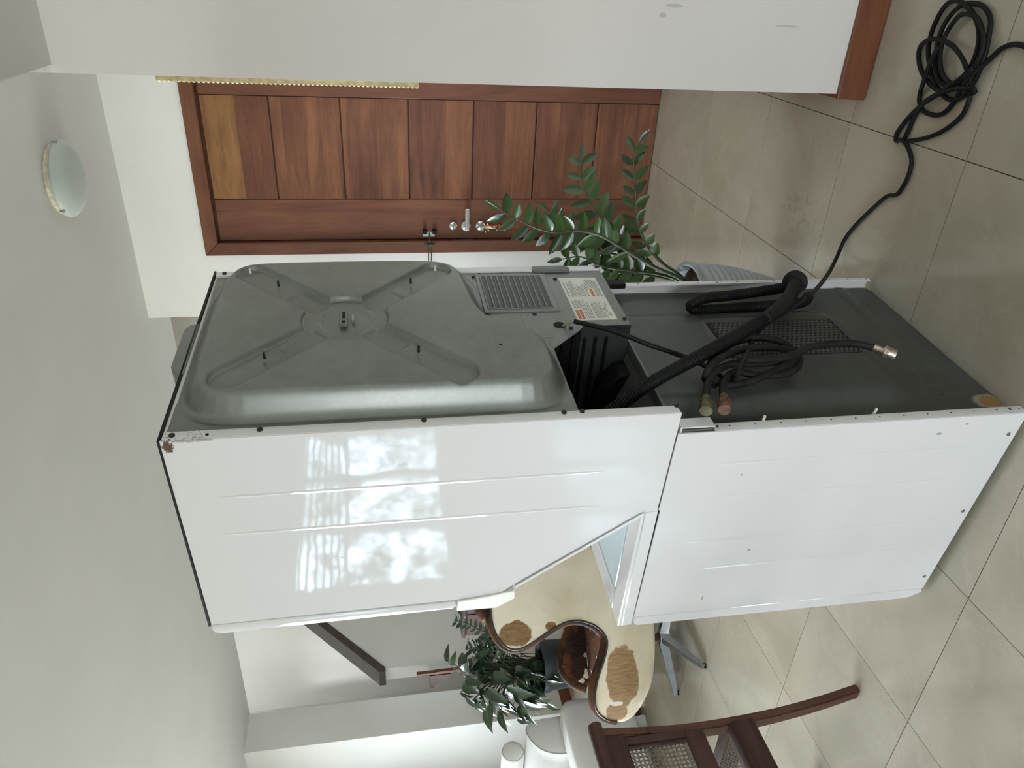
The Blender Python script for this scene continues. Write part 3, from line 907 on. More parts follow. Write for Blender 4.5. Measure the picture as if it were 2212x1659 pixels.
boxobj('top_gap_strip', -0.0015, W+0.001, YD-0.002, 0.495, 1.9275, 1.932, BLACKPL, APP)  # black strip stands in for the dark gap at the top cover
prismobj('top_bracket', [(0.222, 1.925), (0.228, 1.944), (0.248, 1.955), (0.40, 1.955), (0.420, 1.944), (0.426, 1.925)], 'y', YD-0.002, YD+0.05, GALV, APP, 0.002, 1)

# drum cover: a bulging stamped steel cover with a recessed cross
xs = np.linspace(0.024, W-0.002, 268); zs = np.linspace(1.1135, 1.922, 326)
X, Z = np.meshgrid(xs, zs)
out = chaikin([(.110, 1.886), (.20, 1.893), (.40, 1.893), (.57, 1.890), (.648, 1.852), (.656, 1.75), (.656, 1.45), (.650, 1.345), (.605, 1.297), (.50, 1.288), (.40, 1.276), (.345, 1.250), (.322, 1.205), (.298, 1.165), (.250, 1.143), (.175, 1.138), (.105, 1.143), (.074, 1.185), (.076, 1.30), (.076, 1.70), (.078, 1.835)], 2)
d = sdf(out, X, Z)
H = 0.050
h = H*(1-sstep(d, -0.016, 0.024))
h -= 0.0025*np.exp(-((d-0.030)/0.006)**2)
c = (0.360, 1.592)
arms = [capsule(X, Z, c, e_, 0.039) for e_ in ((0.585, 1.818), (0.585, 1.368), (0.140, 1.820), (0.125, 1.352))]
hub = np.hypot(X-c[0], Z-c[1]) - 0.098
dm = np.minimum.reduce(arms + [hub])
h -= 0.0120*(1-sstep(dm, -0.005, 0.004))
dc = np.hypot(X-c[0], Z-c[1]) - 0.058
h -= 0.0035*(1-sstep(dc, -0.003, 0.002))
for sx, sz in ((1, 1), (1, -1), (-1, 1), (-1, -1)):
    cc = (c[0]+sx*0.088, c[1]+sz*0.089)
    dr_ = orbox(X, Z, cc, math.atan2(sz, sx), 0.050, 0.026, 0.010)
    h -= 0.0045*(1-sstep(dr_, -0.004, 0.002))
h += 0.0006*np.sin(X*19+1.0)*np.sin(Z*13)
height_obj('drum_cover', xs, zs, YD+0.0035-h, GALV, APP)
YP = YD + 0.0035
# bottom right part of the back, with the louvred plate, the label and the cord hole
prismobj('rear_panel', [(0.27, 1.1145), (0.344, 1.036), (0.366, 1.018), (0.366, 0.895), (W-0.002, 0.895), (W-0.002, 1.1145)], 'y', YP, YP+0.002, GALV, APP)
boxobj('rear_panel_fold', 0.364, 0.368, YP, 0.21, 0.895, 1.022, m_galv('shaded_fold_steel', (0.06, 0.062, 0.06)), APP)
lp = boxobj('louvre_plate', 0.440, 0.646, YP-0.003, YP+0.001, 1.060, 1.2545, GALV, APP, 0.0012, 1)
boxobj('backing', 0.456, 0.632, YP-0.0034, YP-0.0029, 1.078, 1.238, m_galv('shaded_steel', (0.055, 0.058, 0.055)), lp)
for k in range(12):
    z = 1.0745 + k*0.01505
    bm = prism([(YP-0.0030, z-0.0012), (YP-0.0062, z+0.0010), (YP-0.0066, z+0.0036), (YP-0.0030, z+0.0052)], 'x', 0.456, 0.632)
    from_bm('louvre', bm, GALV, lp)
for xx in (0.4535, 0.632):
    boxobj('louvre_end', xx, xx+0.0035, YP-0.0045, YP-0.003, 1.075, 1.243, GALV, lp)
boxobj('cover_flap', 0.318, 0.43, YP-0.0012, YP+0.001, 1.102, 1.166, GALV, APP)
prismobj('edge_grip', [(0.650, 0.988), (0.650, 1.086), (0.664, 1.094), (0.685, 1.088), (0.687, 0.992), (0.668, 0.982)], 'y', YP-0.006, YP, m_galv('shaded_grip_steel', (0.13, 0.138, 0.128)), APP, 0.003, 2)  # shade on the grip put into a darker copy of the panel steel
cylobj('cord_hole', (0.374, YP-0.0006, 1.077), (0.374, YP+0.001, 1.077), 0.0155, 0.0155, HOLE, APP, 24)
cylobj('pin_hole', (0.219, YP-H-0.0005, 1.253), (0.219, YP-H+0.001, 1.253), 0.0035, 0.0035, HOLE, APP, 12)
for (x, z) in ((0.524, 1.753), (0.525, 1.433), (0.207, 1.755), (0.211, 1.434)):
    cylobj('stud', (x, YP-H+0.006, z), (x, YP-H-0.010, z), 0.0032, 0.0022, SCREW, APP, 10)
for (x, z) in ((0.598, 1.827), (0.594, 1.366)):
    cylobj('cable_tie_stud', (x, YP-H+0.006, z), (x, YP-H-0.006, z), 0.0035, 0.002, CREAMPL, APP, 10)
cl_ = boxobj('centre_clip', 0.329, 0.384, YP-H+0.002, YP-H+0.0105, 1.587, 1.604, GALV, APP, 0.001, 1)
for xx in (0.340, 0.362, 0.377):
    boxobj('slot', xx-0.005, xx+0.005, YP-H+0.0005, YP-H+0.003, 1.592, 1.5985, HOLE, cl_)
boxobj('centre_tab', 0.345, 0.372, YP-H+0.0, YP-H+0.0105, 1.5715, 1.5765, STEEL, APP, 0.001, 1)

def screw(x, z, y, r=0.0058, m=SCREW, axis='y'):
    bm = bmesh.new()
    if axis == 'y':
        cyl(bm, (x, y, z), (x, y-0.003, z), r, r*0.95, 14); cyl(bm, (x, y-0.003, z), (x, y-0.0048, z), r*0.95, r*0.55, 14)
    else:
        cyl(bm, (y, x, z), (y-0.0012, x, z), r, r*0.9, 14)
    return auto_smooth(from_bm('screw', bm, m, APP), 40)
for (x, z) in ((0.0145, 1.908), (0.018, 1.750), (0.020, 1.436), (0.021, 1.148), (0.021, 1.109), (0.0235, 0.901), (W-0.014, 1.905), (W-0.0145, 1.42), (W-0.014, 0.903)):
    screw(x, z, YD-0.0015)
for (x, z) in ((0.636, 1.258), (0.614, 1.036), (0.428, 1.130), (0.394, 0.903), (0.357, 1.052)):
    screw(x, z, YP)
for (x, z) in ((0.661, 0.979), (0.658, 1.177), (0.657, 1.24), (0.664, 1.13)):
    cylobj('pin_hole', (x, YP-0.0005, z), (x, YP+0.001, z), 0.003, 0.003, HOLE, APP, 10)
cylobj('pin_hole', (0.0125, YD-0.002, 1.845), (0.0125, YD+0.001, 1.845), 0.0036, 0.0036, HOLE, APP, 12)

# instruction label: sheet, text lines, three orange and one yellow heading
stk = boxobj('instruction_label', 0.393, 0.620, YP-0.0006, YP+0.0005, 0.922, 1.026, STICKER, APP)
def skx(a): return 0.393 + 0.227*a
def skz(b): return 1.026 - 0.104*b
bm = bmesh.new(); rr = random.Random(3)
def strip(bm, a0, a1, b0, b1, y):
    vs = [bm.verts.new(p) for p in ((skx(a0), y, skz(b1)), (skx(a1), y, skz(b1)), (skx(a1), y, skz(b0)), (skx(a0), y, skz(b0)))]
    bm.faces.new(vs)
YI = YP-0.0009
def block(a0, a1, b0, b1, nl, ragged=0.2):
    for i in range(nl):
        b = b0 + (b1-b0)*i/max(nl-1, 1)
        e_ = a1 - (a1-a0)*ragged*rr.random()
        a = a0
        while a < e_:
            wl = 0.012 + 0.035*rr.random()
            strip(bm, a, min(a+wl, e_), b, b+0.0145, YI)
            a += wl + 0.007
block(0.04, 0.47, 0.27, 0.40, 4); block(0.26, 0.47, 0.06, 0.24, 6)
block(0.04, 0.40, 0.44, 0.46, 1); block(0.04, 0.42, 0.52, 0.74, 7, 0.15); block(0.04, 0.28, 0.79, 0.79, 1)
block(0.53, 0.95, 0.05, 0.08, 2, 0.3); block(0.53, 0.93, 0.14, 0.28, 5, 0.15); block(0.53, 0.85, 0.33, 0.52, 6, 0.5)
block(0.66, 0.90, 0.575, 0.60, 2, 0.5); block(0.72, 0.95, 0.64, 0.76, 4, 0.1); block(0.53, 0.95, 0.80, 0.93, 5, 0.1)
from_bm('printed_text', bm, INK, stk, False, None, False)['kind'] = 'stuff'
# signature scrawl
bm = bmesh.new()
pts = [(skx(0.08+0.30*t), YI-0.0002, skz(0.86+0.05*math.sin(t*34)*(1-0.5*t)+0.03*math.sin(t*9))) for t in np.linspace(0, 1, 46)]
tube(bm, pts, 0.00045, 0.002, 4, True); from_bm('signature', bm, INK, stk, False)
for (a0, a1, b0, b1, m) in ((0.03, 0.22, 0.05, 0.125, ORANGE), (0.03, 0.22, 0.145, 0.22, ORANGE), (0.53, 0.70, 0.68, 0.755, ORANGE), (0.53, 0.64, 0.575, 0.61, YELLOW)):
    bm = bmesh.new(); strip(bm, a0, a1, b0, b1, YI-0.0001); from_bm('heading_box', bm, m, stk, False, None, False)

# --- open space between the two machines
boxobj('cavity_back', 0.004, W-0.004, 0.219, 0.225, 0.885, 1.125, BLACKPL, APP)
boxobj('cavity_roof', 0.004, W-0.004, YP+0.004, 0.22, 1.123, 1.127, GALV, APP)
bm = bmesh.new()
box(bm, 0.3685, 0.372, YP+0.003, 0.22, 0.895, 1.12)
for k in range(5):
    z = 0.955 + k*0.028
    box(bm, 0.358, 0.3685, YP+0.03, 0.20, z-0.0045, z+0.0045, 0.003, 1)
from_bm('ribbed_duct_wall', bm, BLACKPL, APP)
prismobj('washer_rear_deck', [(0.010, 0.889), (0.218, 0.889), (0.218, 0.93), (0.12, 0.925), (0.045, 0.897)], 'x', 0.006, W-0.006, m_galv('dusty_steel', (0.24, 0.245, 0.235)), APP, 0.002, 1)
boxobj('deck_back', 0.004, W-0.004, 0.226, 0.2325, 0.89, 0.965, ENAMEL, APP)
prismobj('deck_block', [(0.05, 0.89), (0.217, 0.89), (0.217, 0.985), (0.10, 0.965), (0.055, 0.925)], 'x', 0.30, 0.366, BLACKPL, APP, 0.004, 1)

# --- washer cabinet
HW = 0.893
wside = [(0.0, 0.018), (0.0, HW), (0.230, HW), (0.232, 0.889), (0.629, 0.886), (0.634, 0.018)]
for xa, xb in ((0.0, 0.004), (W-0.004, W)):
    prismobj('side_panel', wside, 'x', xa, xb, ENAMEL, APP)
for xa, xb in ((0.0015, 0.0275), (W-0.0185, W-0.0015)):
    boxobj('rear_flange', xa, xb, -0.0015, 0.004, 0.018, 0.807, ENAMEL, APP, 0.0013, 2)
for ya, sgn in ((0.096, 1), (0.2005, -1), (0.351, 1), (0.454, -1)):
    bm = bmesh.new(); z0, z1, h, wv = 0.145, 0.785, 0.0006, 0.005
    vs = [bm.verts.new(p) for p in ((0, ya, z0-0.02), (-h, ya, z0+0.02), (-h, ya, z1-0.02), (0, ya, z1+0.02), (0, ya-wv, z0+0.02), (0, ya-wv, z1-0.02), (0, ya+wv, z0+0.02), (0, ya+wv, z1-0.02))]
    for f in ((0, 1, 4), (4, 1, 2, 5), (5, 2, 3), (0, 6, 1), (6, 7, 2, 1), (7, 3, 2)):
        bm.faces.new([vs[i] for i in f])
    from_bm('pressed_rib', bm, ENAMEL, APP)
for (y, z) in ((0.063, 0.039), (0.323, 0.038), (0.582, 0.037)):
    screw(y, z, -0.0002, 0.0055, STEEL, 'x')
bm = bmesh.new()
for k in range(13):
    z = 0.03 + k*0.0615
    for xx in (0.0165, W-0.0105):
        cyl(bm, (xx, -0.0020, z), (xx, 0.0, z), 0.0020, 0.0020, 8)
from_bm('flange_hole', bm, HOLE, APP)['kind'] = 'stuff'
for z in (0.797, 0.055):
    cylobj('pin_hole', (0.0165, -0.0022, z), (0.0165, 0.0, z), 0.0034, 0.0034, HOLE, APP, 10)
# angle bracket joining the machines at the near corner
br = prismobj('joining_bracket', [(-0.012, 0.889), (-0.0145, 0.8865), (-0.0145, 0.810), (-0.0110, 0.810), (-0.0110, 0.884), (0.02, 0.8855), (0.02, 0.889)], 'x', 0.004, 0.034, ENAMEL, APP)
boxobj('bracket_plate', 0.006, 0.030, -0.006, 0.0, 0.812, 0.884, GALV, APP)
for z in (0.858, 0.826):
    screw(0.021, z, -0.006, 0.0052)
boxobj('far_bracket', W-0.030, W-0.002, -0.012, 0.004, 0.812, 0.894, BLACKPL, APP, 0.002, 1)
# stamped back of the washer
xs = np.linspace(0.026, W-0.017, 150); zs = np.linspace(0.020, HW-0.004, 200)
X, Z = np.meshgrid(xs, zs)
pl = orbox(X, Z, (0.315, 0.60), 0, 0.190, 0.325, 0.03)
Y = np.full(X.shape, 0.028)
Y -= 0.028*(1-sstep(pl, -0.020, 0.055))
pf2 = orbox(X, Z, (0.372, 0.465), 0, 0.100, 0.192, 0.02)
Y -= 0.0025*(1-sstep(pf2, -0.002, 0.006))
Y -= 0.003*(1-sstep(np.abs(Z-0.115)-0.012, -0.006, 0.012))*sstep(X, 0.2, 0.24)
Y += 0.022*sstep(Z, HW-0.05, HW-0.01)*0 
Y -= 0.004*(1-sstep(orbox(X, Z, (0.24, 0.155), 0.0, 0.055, 0.012, 0.012), -0.006, 0.006))
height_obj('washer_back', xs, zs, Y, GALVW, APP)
boxobj('back_rim', 0.012, 0.430, -0.004, 0.030, HW-0.006, HW+0.001, GALV, APP, 0.002, 1)
# perforated vent
bm = bmesh.new()
yb = -0.0042; px, pz = 0.0127, 0.01355
nx_, nz_ = 13, 26
for i in range(nx_):
    for j in range(nz_):
        cx_ = 0.285 + i*px; cz_ = 0.292 + j*pz + (i % 2)*pz/2
        if cz_ > 0.645: continue
        ring = [bm.verts.new((cx_+0.0043*math.cos(2*PI*k/8+PI/8), yb, cz_+0.0043*math.sin(2*PI*k/8+PI/8))) for k in range(8)]
        sq = [bm.verts.new((cx_+px/2*sx, yb, cz_+pz/2*sz)) for sx, sz in ((1, 0.42), (0.42, 1), (-0.42, 1), (-1, 0.42), (-1, -0.42), (-0.42, -1), (0.42, -1), (1, -0.42))]
        co_ = [bm.verts.new((cx_+px/2*sx, yb, cz_+pz/2*sz)) for sx, sz in ((1, 1), (-1, 1), (-1, -1), (1, -1))]
        for k in range(8):
            bm.faces.new((ring[k], ring[(k+1) % 8], sq[(k+1) % 8], sq[k]))
        for q, (a, b) in enumerate(((0, 1), (2, 3), (4, 5), (6, 7))):
            bm.faces.new((sq[a], sq[b], co_[q]))
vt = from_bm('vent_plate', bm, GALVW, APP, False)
boxobj('backing', 0.276, 0.446, -0.0035, -0.003, 0.283, 0.652, HOLE, vt)  # black sheet stands in for the darkness behind the vent holes
for (x, z) in ((0.034, 0.68), (0.038, 0.40)):
    cylobj('white_pin', (x, 0.02, z), (x-0.004, -0.012, z), 0.004, 0.003, CREAMPL, APP, 10)
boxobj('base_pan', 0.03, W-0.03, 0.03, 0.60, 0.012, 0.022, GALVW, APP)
for x in (0.06, W-0.06):
    for y in (0.06, 0.585):
        cylobj('foot', (x, y, 0.0), (x, y, 0.02), 0.022, 0.018, BLACKPL, APP, 16)

# washer front, top deck and lid
fp = bmesh.new(); 
prismobj('front_panel', [(0.637, 0.020), (0.655, 0.012), (0.674, 0.045), (0.677, 0.06), (0.669, 0.872), (0.660, 0.880), (0.633, 0.881), (0.637, 0.03)], 'x', 0.001, W-0.001, ENAMEL, APP, 0.002, 1)
fp.free()
prismobj('top_deck', [(0.232, 0.8925), (0.236, 0.925), (0.665, 0.915), (0.663, 0.8865)], 'x', 0.001, W-0.001, ENAMEL, APP, 0.002, 1)
def deck_z(y): return 0.925 + (0.915-0.925)*(y-0.236)/(0.665-0.236)
def deck_bar(name, x0, x1, y0, y1, h, m, parent=APP):
    return prismobj(name, [(y0, deck_z(y0)), (y0, deck_z(y0)+h), (y1, deck_z(y1)+h), (y1, deck_z(y1))], 'x', x0, x1, m, parent, 0.002, 1)
deck_bar('deck_rim', 0.001, 0.060, 0.236, 0.665, 0.010, ENAMEL)
deck_bar('deck_rim', W-0.060, W-0.001, 0.236, 0.665, 0.010, ENAMEL)
deck_bar('deck_rim', 0.060, W-0.060, 0.602, 0.665, 0.010, ENAMEL)
deck_bar('washer_lid', 0.070, W-0.070, 0.245, 0.592, 0.008, LIDGLASS)

# dryer front strip, console and the sloping underside
prismobj('dryer_front', [(0.492, 1.364), (0.512, 1.361), (0.519, 1.370), (0.527, 1.905), (0.521, 1.924), (0.494, 1.926)], 'x', 0.0, W, ENAMEL, APP, 0.003, 2)
prismobj('control_console', [(0.489, 1.359), (0.526, 1.360), (0.528, 1.262), (0.498, 1.217), (0.468, 1.219), (0.474, 1.250), (0.480, 1.276)], 'x', -0.004, W+0.004, CREAMPL, APP, 0.002, 1)
sl = [(0.466, 1.217), (0.236, 0.938), (0.230, 0.943), (0.460, 1.222)]
prismobj('sloping_underside', [(0.4525, 1.220), (0.233, 0.932), (0.238, 0.926), (0.461, 1.218)], 'x', -0.003, W+0.003, ENAMEL, APP)

# --- hoses
DRAIN= [(0.157,0.1,1.05),(0.142,0.03,0.987),(0.155,-0.02,0.914),(0.162,-0.05,0.861),(0.172,-0.075,0.806),(0.207,-0.085,0.737),(0.26,-0.085,0.655),(0.328,-0.08,0.56)]
DRAIN_SLEEVE= [(0.328,-0.08,0.56),(0.367,-0.08,0.509),(0.422,-0.075,0.45),(0.499,-0.065,0.387),(0.55,-0.06,0.353)]
DISC= [(0.555,-0.06,0.35)]
LOOP= [(0.567,-0.045,0.347),(0.57,-0.035,0.374),(0.561,-0.03,0.448),(0.543,-0.03,0.541),(0.534,-0.03,0.614),(0.521,-0.025,0.655),(0.523,-0.01,0.666),(0.519,0.0,0.647),(0.529,0.005,0.58),(0.535,0.005,0.493),(0.532,0.0,0.411),(0.541,-0.0,0.327),(0.566,0.0,0.284),(0.568,-0.01,0.291)]
CORD= [(0.426,-0.03,1.065),(0.361,-0.07,1.066),(0.356,-0.075,1.047),(0.322,-0.075,0.986),(0.293,-0.07,0.935),(0.264,-0.06,0.885),(0.249,-0.04,0.816),(0.231,-0.03,0.773),(0.198,-0.03,0.751),(0.176,-0.03,0.739),(0.152,-0.03,0.729),(0.127,-0.045,0.723),(0.083,-0.095,0.743),(0.13,-0.1,0.706),(0.23,-0.07,0.638),(0.312,-0.05,0.579),(0.354,-0.05,0.532),(0.381,-0.06,0.483),(0.401,-0.075,0.431),(0.405,-0.1,0.404)]
H1= [(0.058,-0.05,0.817),(0.087,-0.055,0.805),(0.12,-0.06,0.784),(0.143,-0.065,0.755),(0.168,-0.06,0.707),(0.173,-0.055,0.639),(0.187,-0.05,0.571),(0.213,-0.05,0.531),(0.254,-0.05,0.525),(0.268,-0.06,0.564),(0.266,-0.065,0.622),(0.241,-0.065,0.688),(0.198,-0.065,0.741),(0.156,-0.06,0.772),(0.124,-0.05,0.774),(0.114,-0.04,0.742),(0.122,-0.04,0.682),(0.151,-0.045,0.611),(0.183,-0.05,0.546),(0.216,-0.04,0.511),(0.259,-0.03,0.493)]
H2= [(0.059,-0.05,0.776),(0.084,-0.055,0.768),(0.115,-0.055,0.748),(0.15,-0.05,0.706),(0.143,-0.04,0.648),(0.146,-0.04,0.588),(0.168,-0.04,0.541),(0.199,-0.045,0.517),(0.208,-0.06,0.537),(0.204,-0.075,0.582),(0.204,-0.08,0.631),(0.192,-0.08,0.69),(0.163,-0.08,0.749),(0.133,-0.07,0.787),(0.125,-0.05,0.792),(0.129,-0.03,0.762)]
H3= [(0.152,-0.085,0.712),(0.139,-0.09,0.687),(0.138,-0.09,0.642),(0.146,-0.09,0.592),(0.17,-0.085,0.543),(0.192,-0.08,0.514),(0.209,-0.075,0.47),(0.214,-0.075,0.423),(0.209,-0.075,0.37),(0.188,-0.075,0.333)]
F1= [(0.058,-0.05,0.817),(0.031,-0.05,0.829),(-0.014,-0.05,0.847)]
F2= [(0.059,-0.05,0.776),(0.028,-0.05,0.788),(-0.015,-0.05,0.805)]
F3= [(0.188,-0.075,0.333),(0.174,-0.075,0.323),(0.159,-0.075,0.307)]
CAB_A= [(0.347,-0.087,0.532),(0.373,-0.1,0.483),(0.391,-0.117,0.431),(0.392,-0.142,0.404),(0.511,-0.114,0.3),(0.731,-0.07,0.12),(0.838,-0.083,0.03),(0.855,-0.135,0.008),(0.825,-0.188,0.008),(0.771,-0.257,0.008),(0.718,-0.315,0.008),(0.677,-0.333,0.008),(0.658,-0.371,0.008),(0.654,-0.406,0.008),(0.66,-0.434,0.008),(0.683,-0.458,0.008),(0.709,-0.474,0.008),(0.72,-0.48,0.016),(0.737,-0.471,0.012),(0.753,-0.475,0.008),(0.754,-0.493,0.008),(0.738,-0.522,0.008),(0.716,-0.551,0.008),(0.687,-0.576,0.012),(0.656,-0.598,0.014),(0.625,-0.617,0.016),(0.591,-0.642,0.02),(0.565,-0.66,0.02),(0.548,-0.681,0.018),(0.542,-0.712,0.015),(0.544,-0.744,0.015),(0.556,-0.77,0.014),(0.577,-0.795,0.014),(0.61,-0.817,0.013),(0.644,-0.831,0.012),(0.681,-0.836,0.01),(0.706,-0.827,0.01),(0.722,-0.805,0.01),(0.732,-0.768,0.01),(0.728,-0.731,0.012),(0.717,-0.703,0.012),(0.695,-0.67,0.01),(0.67,-0.644,0.01),(0.637,-0.625,0.01),(0.599,-0.609,0.008),(0.569,-0.611,0.008),(0.537,-0.63,0.01),(0.521,-0.666,0.01),(0.514,-0.705,0.012),(0.516,-0.736,0.012),(0.526,-0.772,0.01),(0.535,-0.798,0.01),(0.558,-0.819,0.01),(0.588,-0.831,0.01),(0.626,-0.832,0.01),(0.657,-0.822,0.012),(0.678,-0.799,0.014),(0.688,-0.771,0.016),(0.687,-0.737,0.018),(0.68,-0.698,0.016),(0.661,-0.665,0.014),(0.629,-0.643,0.012),(0.591,-0.64,0.012),(0.557,-0.655,0.014),(0.531,-0.686,0.02),(0.517,-0.72,0.022),(0.521,-0.751,0.022),(0.538,-0.776,0.022),(0.571,-0.803,0.022),(0.606,-0.809,0.02),(0.639,-0.802,0.018),(0.66,-0.778,0.016),(0.669,-0.747,0.018),(0.662,-0.711,0.02),(0.639,-0.673,0.02),(0.61,-0.651,0.016),(0.577,-0.648,0.016),(0.545,-0.671,0.02),(0.526,-0.689,0.026)]
CAB_B= [(0.703,-0.478,0.008),(0.661,-0.491,0.008),(0.619,-0.507,0.008),(0.578,-0.53,0.008),(0.546,-0.557,0.008),(0.526,-0.583,0.008),(0.522,-0.613,0.008),(0.526,-0.637,0.008),(0.531,-0.659,0.014),(0.542,-0.685,0.024),(0.575,-0.711,0.024),(0.621,-0.732,0.02),(0.664,-0.742,0.02),(0.704,-0.744,0.018),(0.739,-0.736,0.014),(0.764,-0.719,0.008),(0.759,-0.696,0.008),(0.738,-0.668,0.008),(0.705,-0.645,0.008),(0.658,-0.63,0.014),(0.609,-0.622,0.02)]
CAB_C= [(0.718,-0.48,0.008),(0.71,-0.508,0.008),(0.705,-0.54,0.008),(0.69,-0.568,0.014),(0.661,-0.594,0.02),(0.622,-0.617,0.022),(0.57,-0.636,0.024),(0.527,-0.645,0.02),(0.51,-0.645,0.014),(0.509,-0.638,0.01),(0.523,-0.632,0.008)]
CAB_D= [(0.662,-0.728,0.03),(0.673,-0.704,0.03),(0.684,-0.671,0.026),(0.693,-0.643,0.02),(0.709,-0.608,0.008),(0.701,-0.585,0.008),(0.678,-0.567,0.008),(0.646,-0.562,0.008),(0.61,-0.566,0.008),(0.586,-0.582,0.008),(0.572,-0.605,0.008),(0.557,-0.63,0.014),(0.535,-0.661,0.024),(0.52,-0.693,0.03)]
CAB_E= [(0.522,-0.676,0.024),(0.511,-0.697,0.014),(0.497,-0.717,0.008),(0.477,-0.739,0.008),(0.456,-0.75,0.008),(0.433,-0.755,0.008),(0.407,-0.753,0.008),(0.37,-0.743,0.008),(0.332,-0.72,0.008)]

def corrugated(s, L, r=0.0165):
    return r - 0.0022*(0.5+0.5*math.cos(2*PI*s/0.0066))
dh = tubeobj('drain_hose', DRAIN, 0.0165, BLACKPL, APP, 0.00165, 14, corrugated)
tubeobj('smooth_sleeve', DRAIN_SLEEVE, 0.017, HOSERUB, dh, 0.01, 14, lambda s, L: 0.0165+0.003*min(1, s/(0.5*L)))
D0 = Vector(DISC[0]); ax = Vector((-0.70, -0.42, 0.58)).normalized()
bm = bmesh.new(); cyl(bm, D0-ax*0.004, D0+ax*0.004, 0.034, 0.034, 32); cyl(bm, D0+ax*0.004, D0+ax*0.007, 0.034, 0.027, 32)
auto_smooth(from_bm('grommet_disc', bm, BLACKRUB, dh))
tubeobj('drain_hose_loop', LOOP, 0.0165, BLACKPL, APP, 0.00165, 14, lambda s, L: corrugated(s, L, 0.0155))
def hose(pts, fit, second):
    hs = tubeobj('inlet_hose', pts, 0.0088, HOSERUB, APP, 0.008, 12)
    a, b, c_ = [Vector(p) for p in fit]
    dirv = (c_-a).normalized()
    fe = cylobj('ferrule', a-dirv*0.002, a+dirv*0.020, 0.0098, 0.0092, BRASS if second < 2 else NICKEL, hs, 18)
    p = a + dirv*0.020
    m2 = (BRASS, RUST, NICKEL)[second]
    nut = bmesh.new()
    cyl(nut, p, p+dirv*0.004, 0.0145, 0.0165, 20); cyl(nut, p+dirv*0.004, p+dirv*0.014, 0.0160, 0.0150, 8)
    for k in range(5):
        q = p+dirv*(0.014+k*0.0032)
        cyl(nut, q, q+dirv*0.0032, 0.0150, 0.0138, 20)
    auto_smooth(from_bm('coupling_nut', nut, m2, hs), 30)
    return hs
hose(H1, F1, 0); hose(H2, F2, 1); hose(list(H3), F3, 2)

# mains cord: from the dryer, over the hoses and away across the floor into a coil
cord = thing('power_cord', 'long black power cord leaving the laundry unit and coiled on the floor tiles', 'cable', (0, 0, 0))
rz = Matrix.Rotation(-0.1054, 3, 'Z')
CORD[0] = (0.372, -0.045, 1.074)
CW = [tuple(rz @ Vector(p)) for p in CORD]
wires = [p for p in ((0.372, -0.045, 1.073), (0.367, -0.062, 1.064), (0.357, -0.072, 1.050), (0.352, -0.074, 1.040))]
tubeobj('bare_wire', wires, 0.0035, simple('green_wire', (0.20, 0.24, 0.16), 0.5), APP, 0.004, 8)
tubeobj('appliance_lead', CORD[2:12], 0.0060, BLACKRUB, APP, 0.006, 10)
tubeobj('machine_cable', CW[11:], 0.0060, BLACKRUB, cord, 0.006, 10)
tubeobj('floor_cable', CAB_A, 0.0062, BLACKRUB, cord, 0.008, 10)
tubeobj('cable_loop', CAB_B, 0.0062, BLACKRUB, cord, 0.008, 10)
tubeobj('cable_loop', CAB_C, 0.0062, BLACKRUB, cord, 0.008, 10)
tubeobj('cable_loop', CAB_D, 0.0062, BLACKRUB, cord, 0.008, 10)
tubeobj('cable_end', CAB_E, 0.0062, BLACKRUB, cord, 0.008, 10)

# ------------------------------------------------------------------ leaves
def leaf_mesh(name, prof, m, fold=0.12, droop=0.15, n=7, stalk=0.0):
    """leaf of unit length along +x, width from prof(t), folded along the midrib, drooping towards the tip; normal +z"""
    V, F = [], []
    ts = np.linspace(0, 1, n)
    for t in ts:
        w = prof(t); z = -droop*t*t
        V += [(t, -w, z+fold*w*1.0), (t, -w*0.5, z+fold*w*0.35), (t, 0, z), (t, w*0.5, z+fold*w*0.35), (t, w, z+fold*w*1.0)]
    for i in range(n-1):
        for k in range(4):
            a = i*5+k
            F.append((a, a+5, a+6, a+1))
    me = bpy.data.meshes.new(name); me.from_pydata(V, [], F); me.update()
    me.materials.append(m)
    me.polygons.foreach_set('use_smooth', [True]*len(me.polygons))
    return me
def oval(t): return 0.23*math.sin(PI*min(1, max(0, t)))**0.75*(1.12-0.35*t)+0.004
def heart(t):
    return (0.30*math.sin(PI*(0.10+0.90*t))**0.8*(1.25-0.75*t)+0.004) if t < 1 else 0.004
ZZ_ME = [leaf_mesh('leaflet', oval, LEAF_ZZ, f, d) for f, d in ((0.25, 0.10), (0.15, 0.2), (0.35, 0.05))]
PH_ME = [leaf_mesh('leaf', heart, LEAF_PH, f, d) for f, d in ((0.25, 0.25), (0.15, 0.4), (0.4, 0.15))]
FERN_ME = leaf_mesh('leaflet', oval, LEAF_PH, 0.2, 0.1)

def place_leaf(me, name, base, direction, normal, length, parent, width=1.0):
    x = Vector(direction).normalized(); z = Vector(normal)
    z = (z - x*z.dot(x))
    z = z.normalized() if z.length > 1e-4 else x.orthogonal().normalized()
    y = z.cross(x)
    o = bpy.data.objects.new(name, me); COL.objects.link(o)
    o.parent = parent
    m = Matrix(((x.x*length, y.x*length*width, z.x*length, base[0]), (x.y*length, y.y*length*width, z.y*length, base[1]), (x.z*length, y.z*length*width, z.z*length, base[2]), (0, 0, 0, 1)))
    o.matrix_basis = m
    return o
TOCAM = -Vector((FWD.x, FWD.y, FWD.z))
VIEW_R = Vector((0.494, -0.869, 0)).normalized()

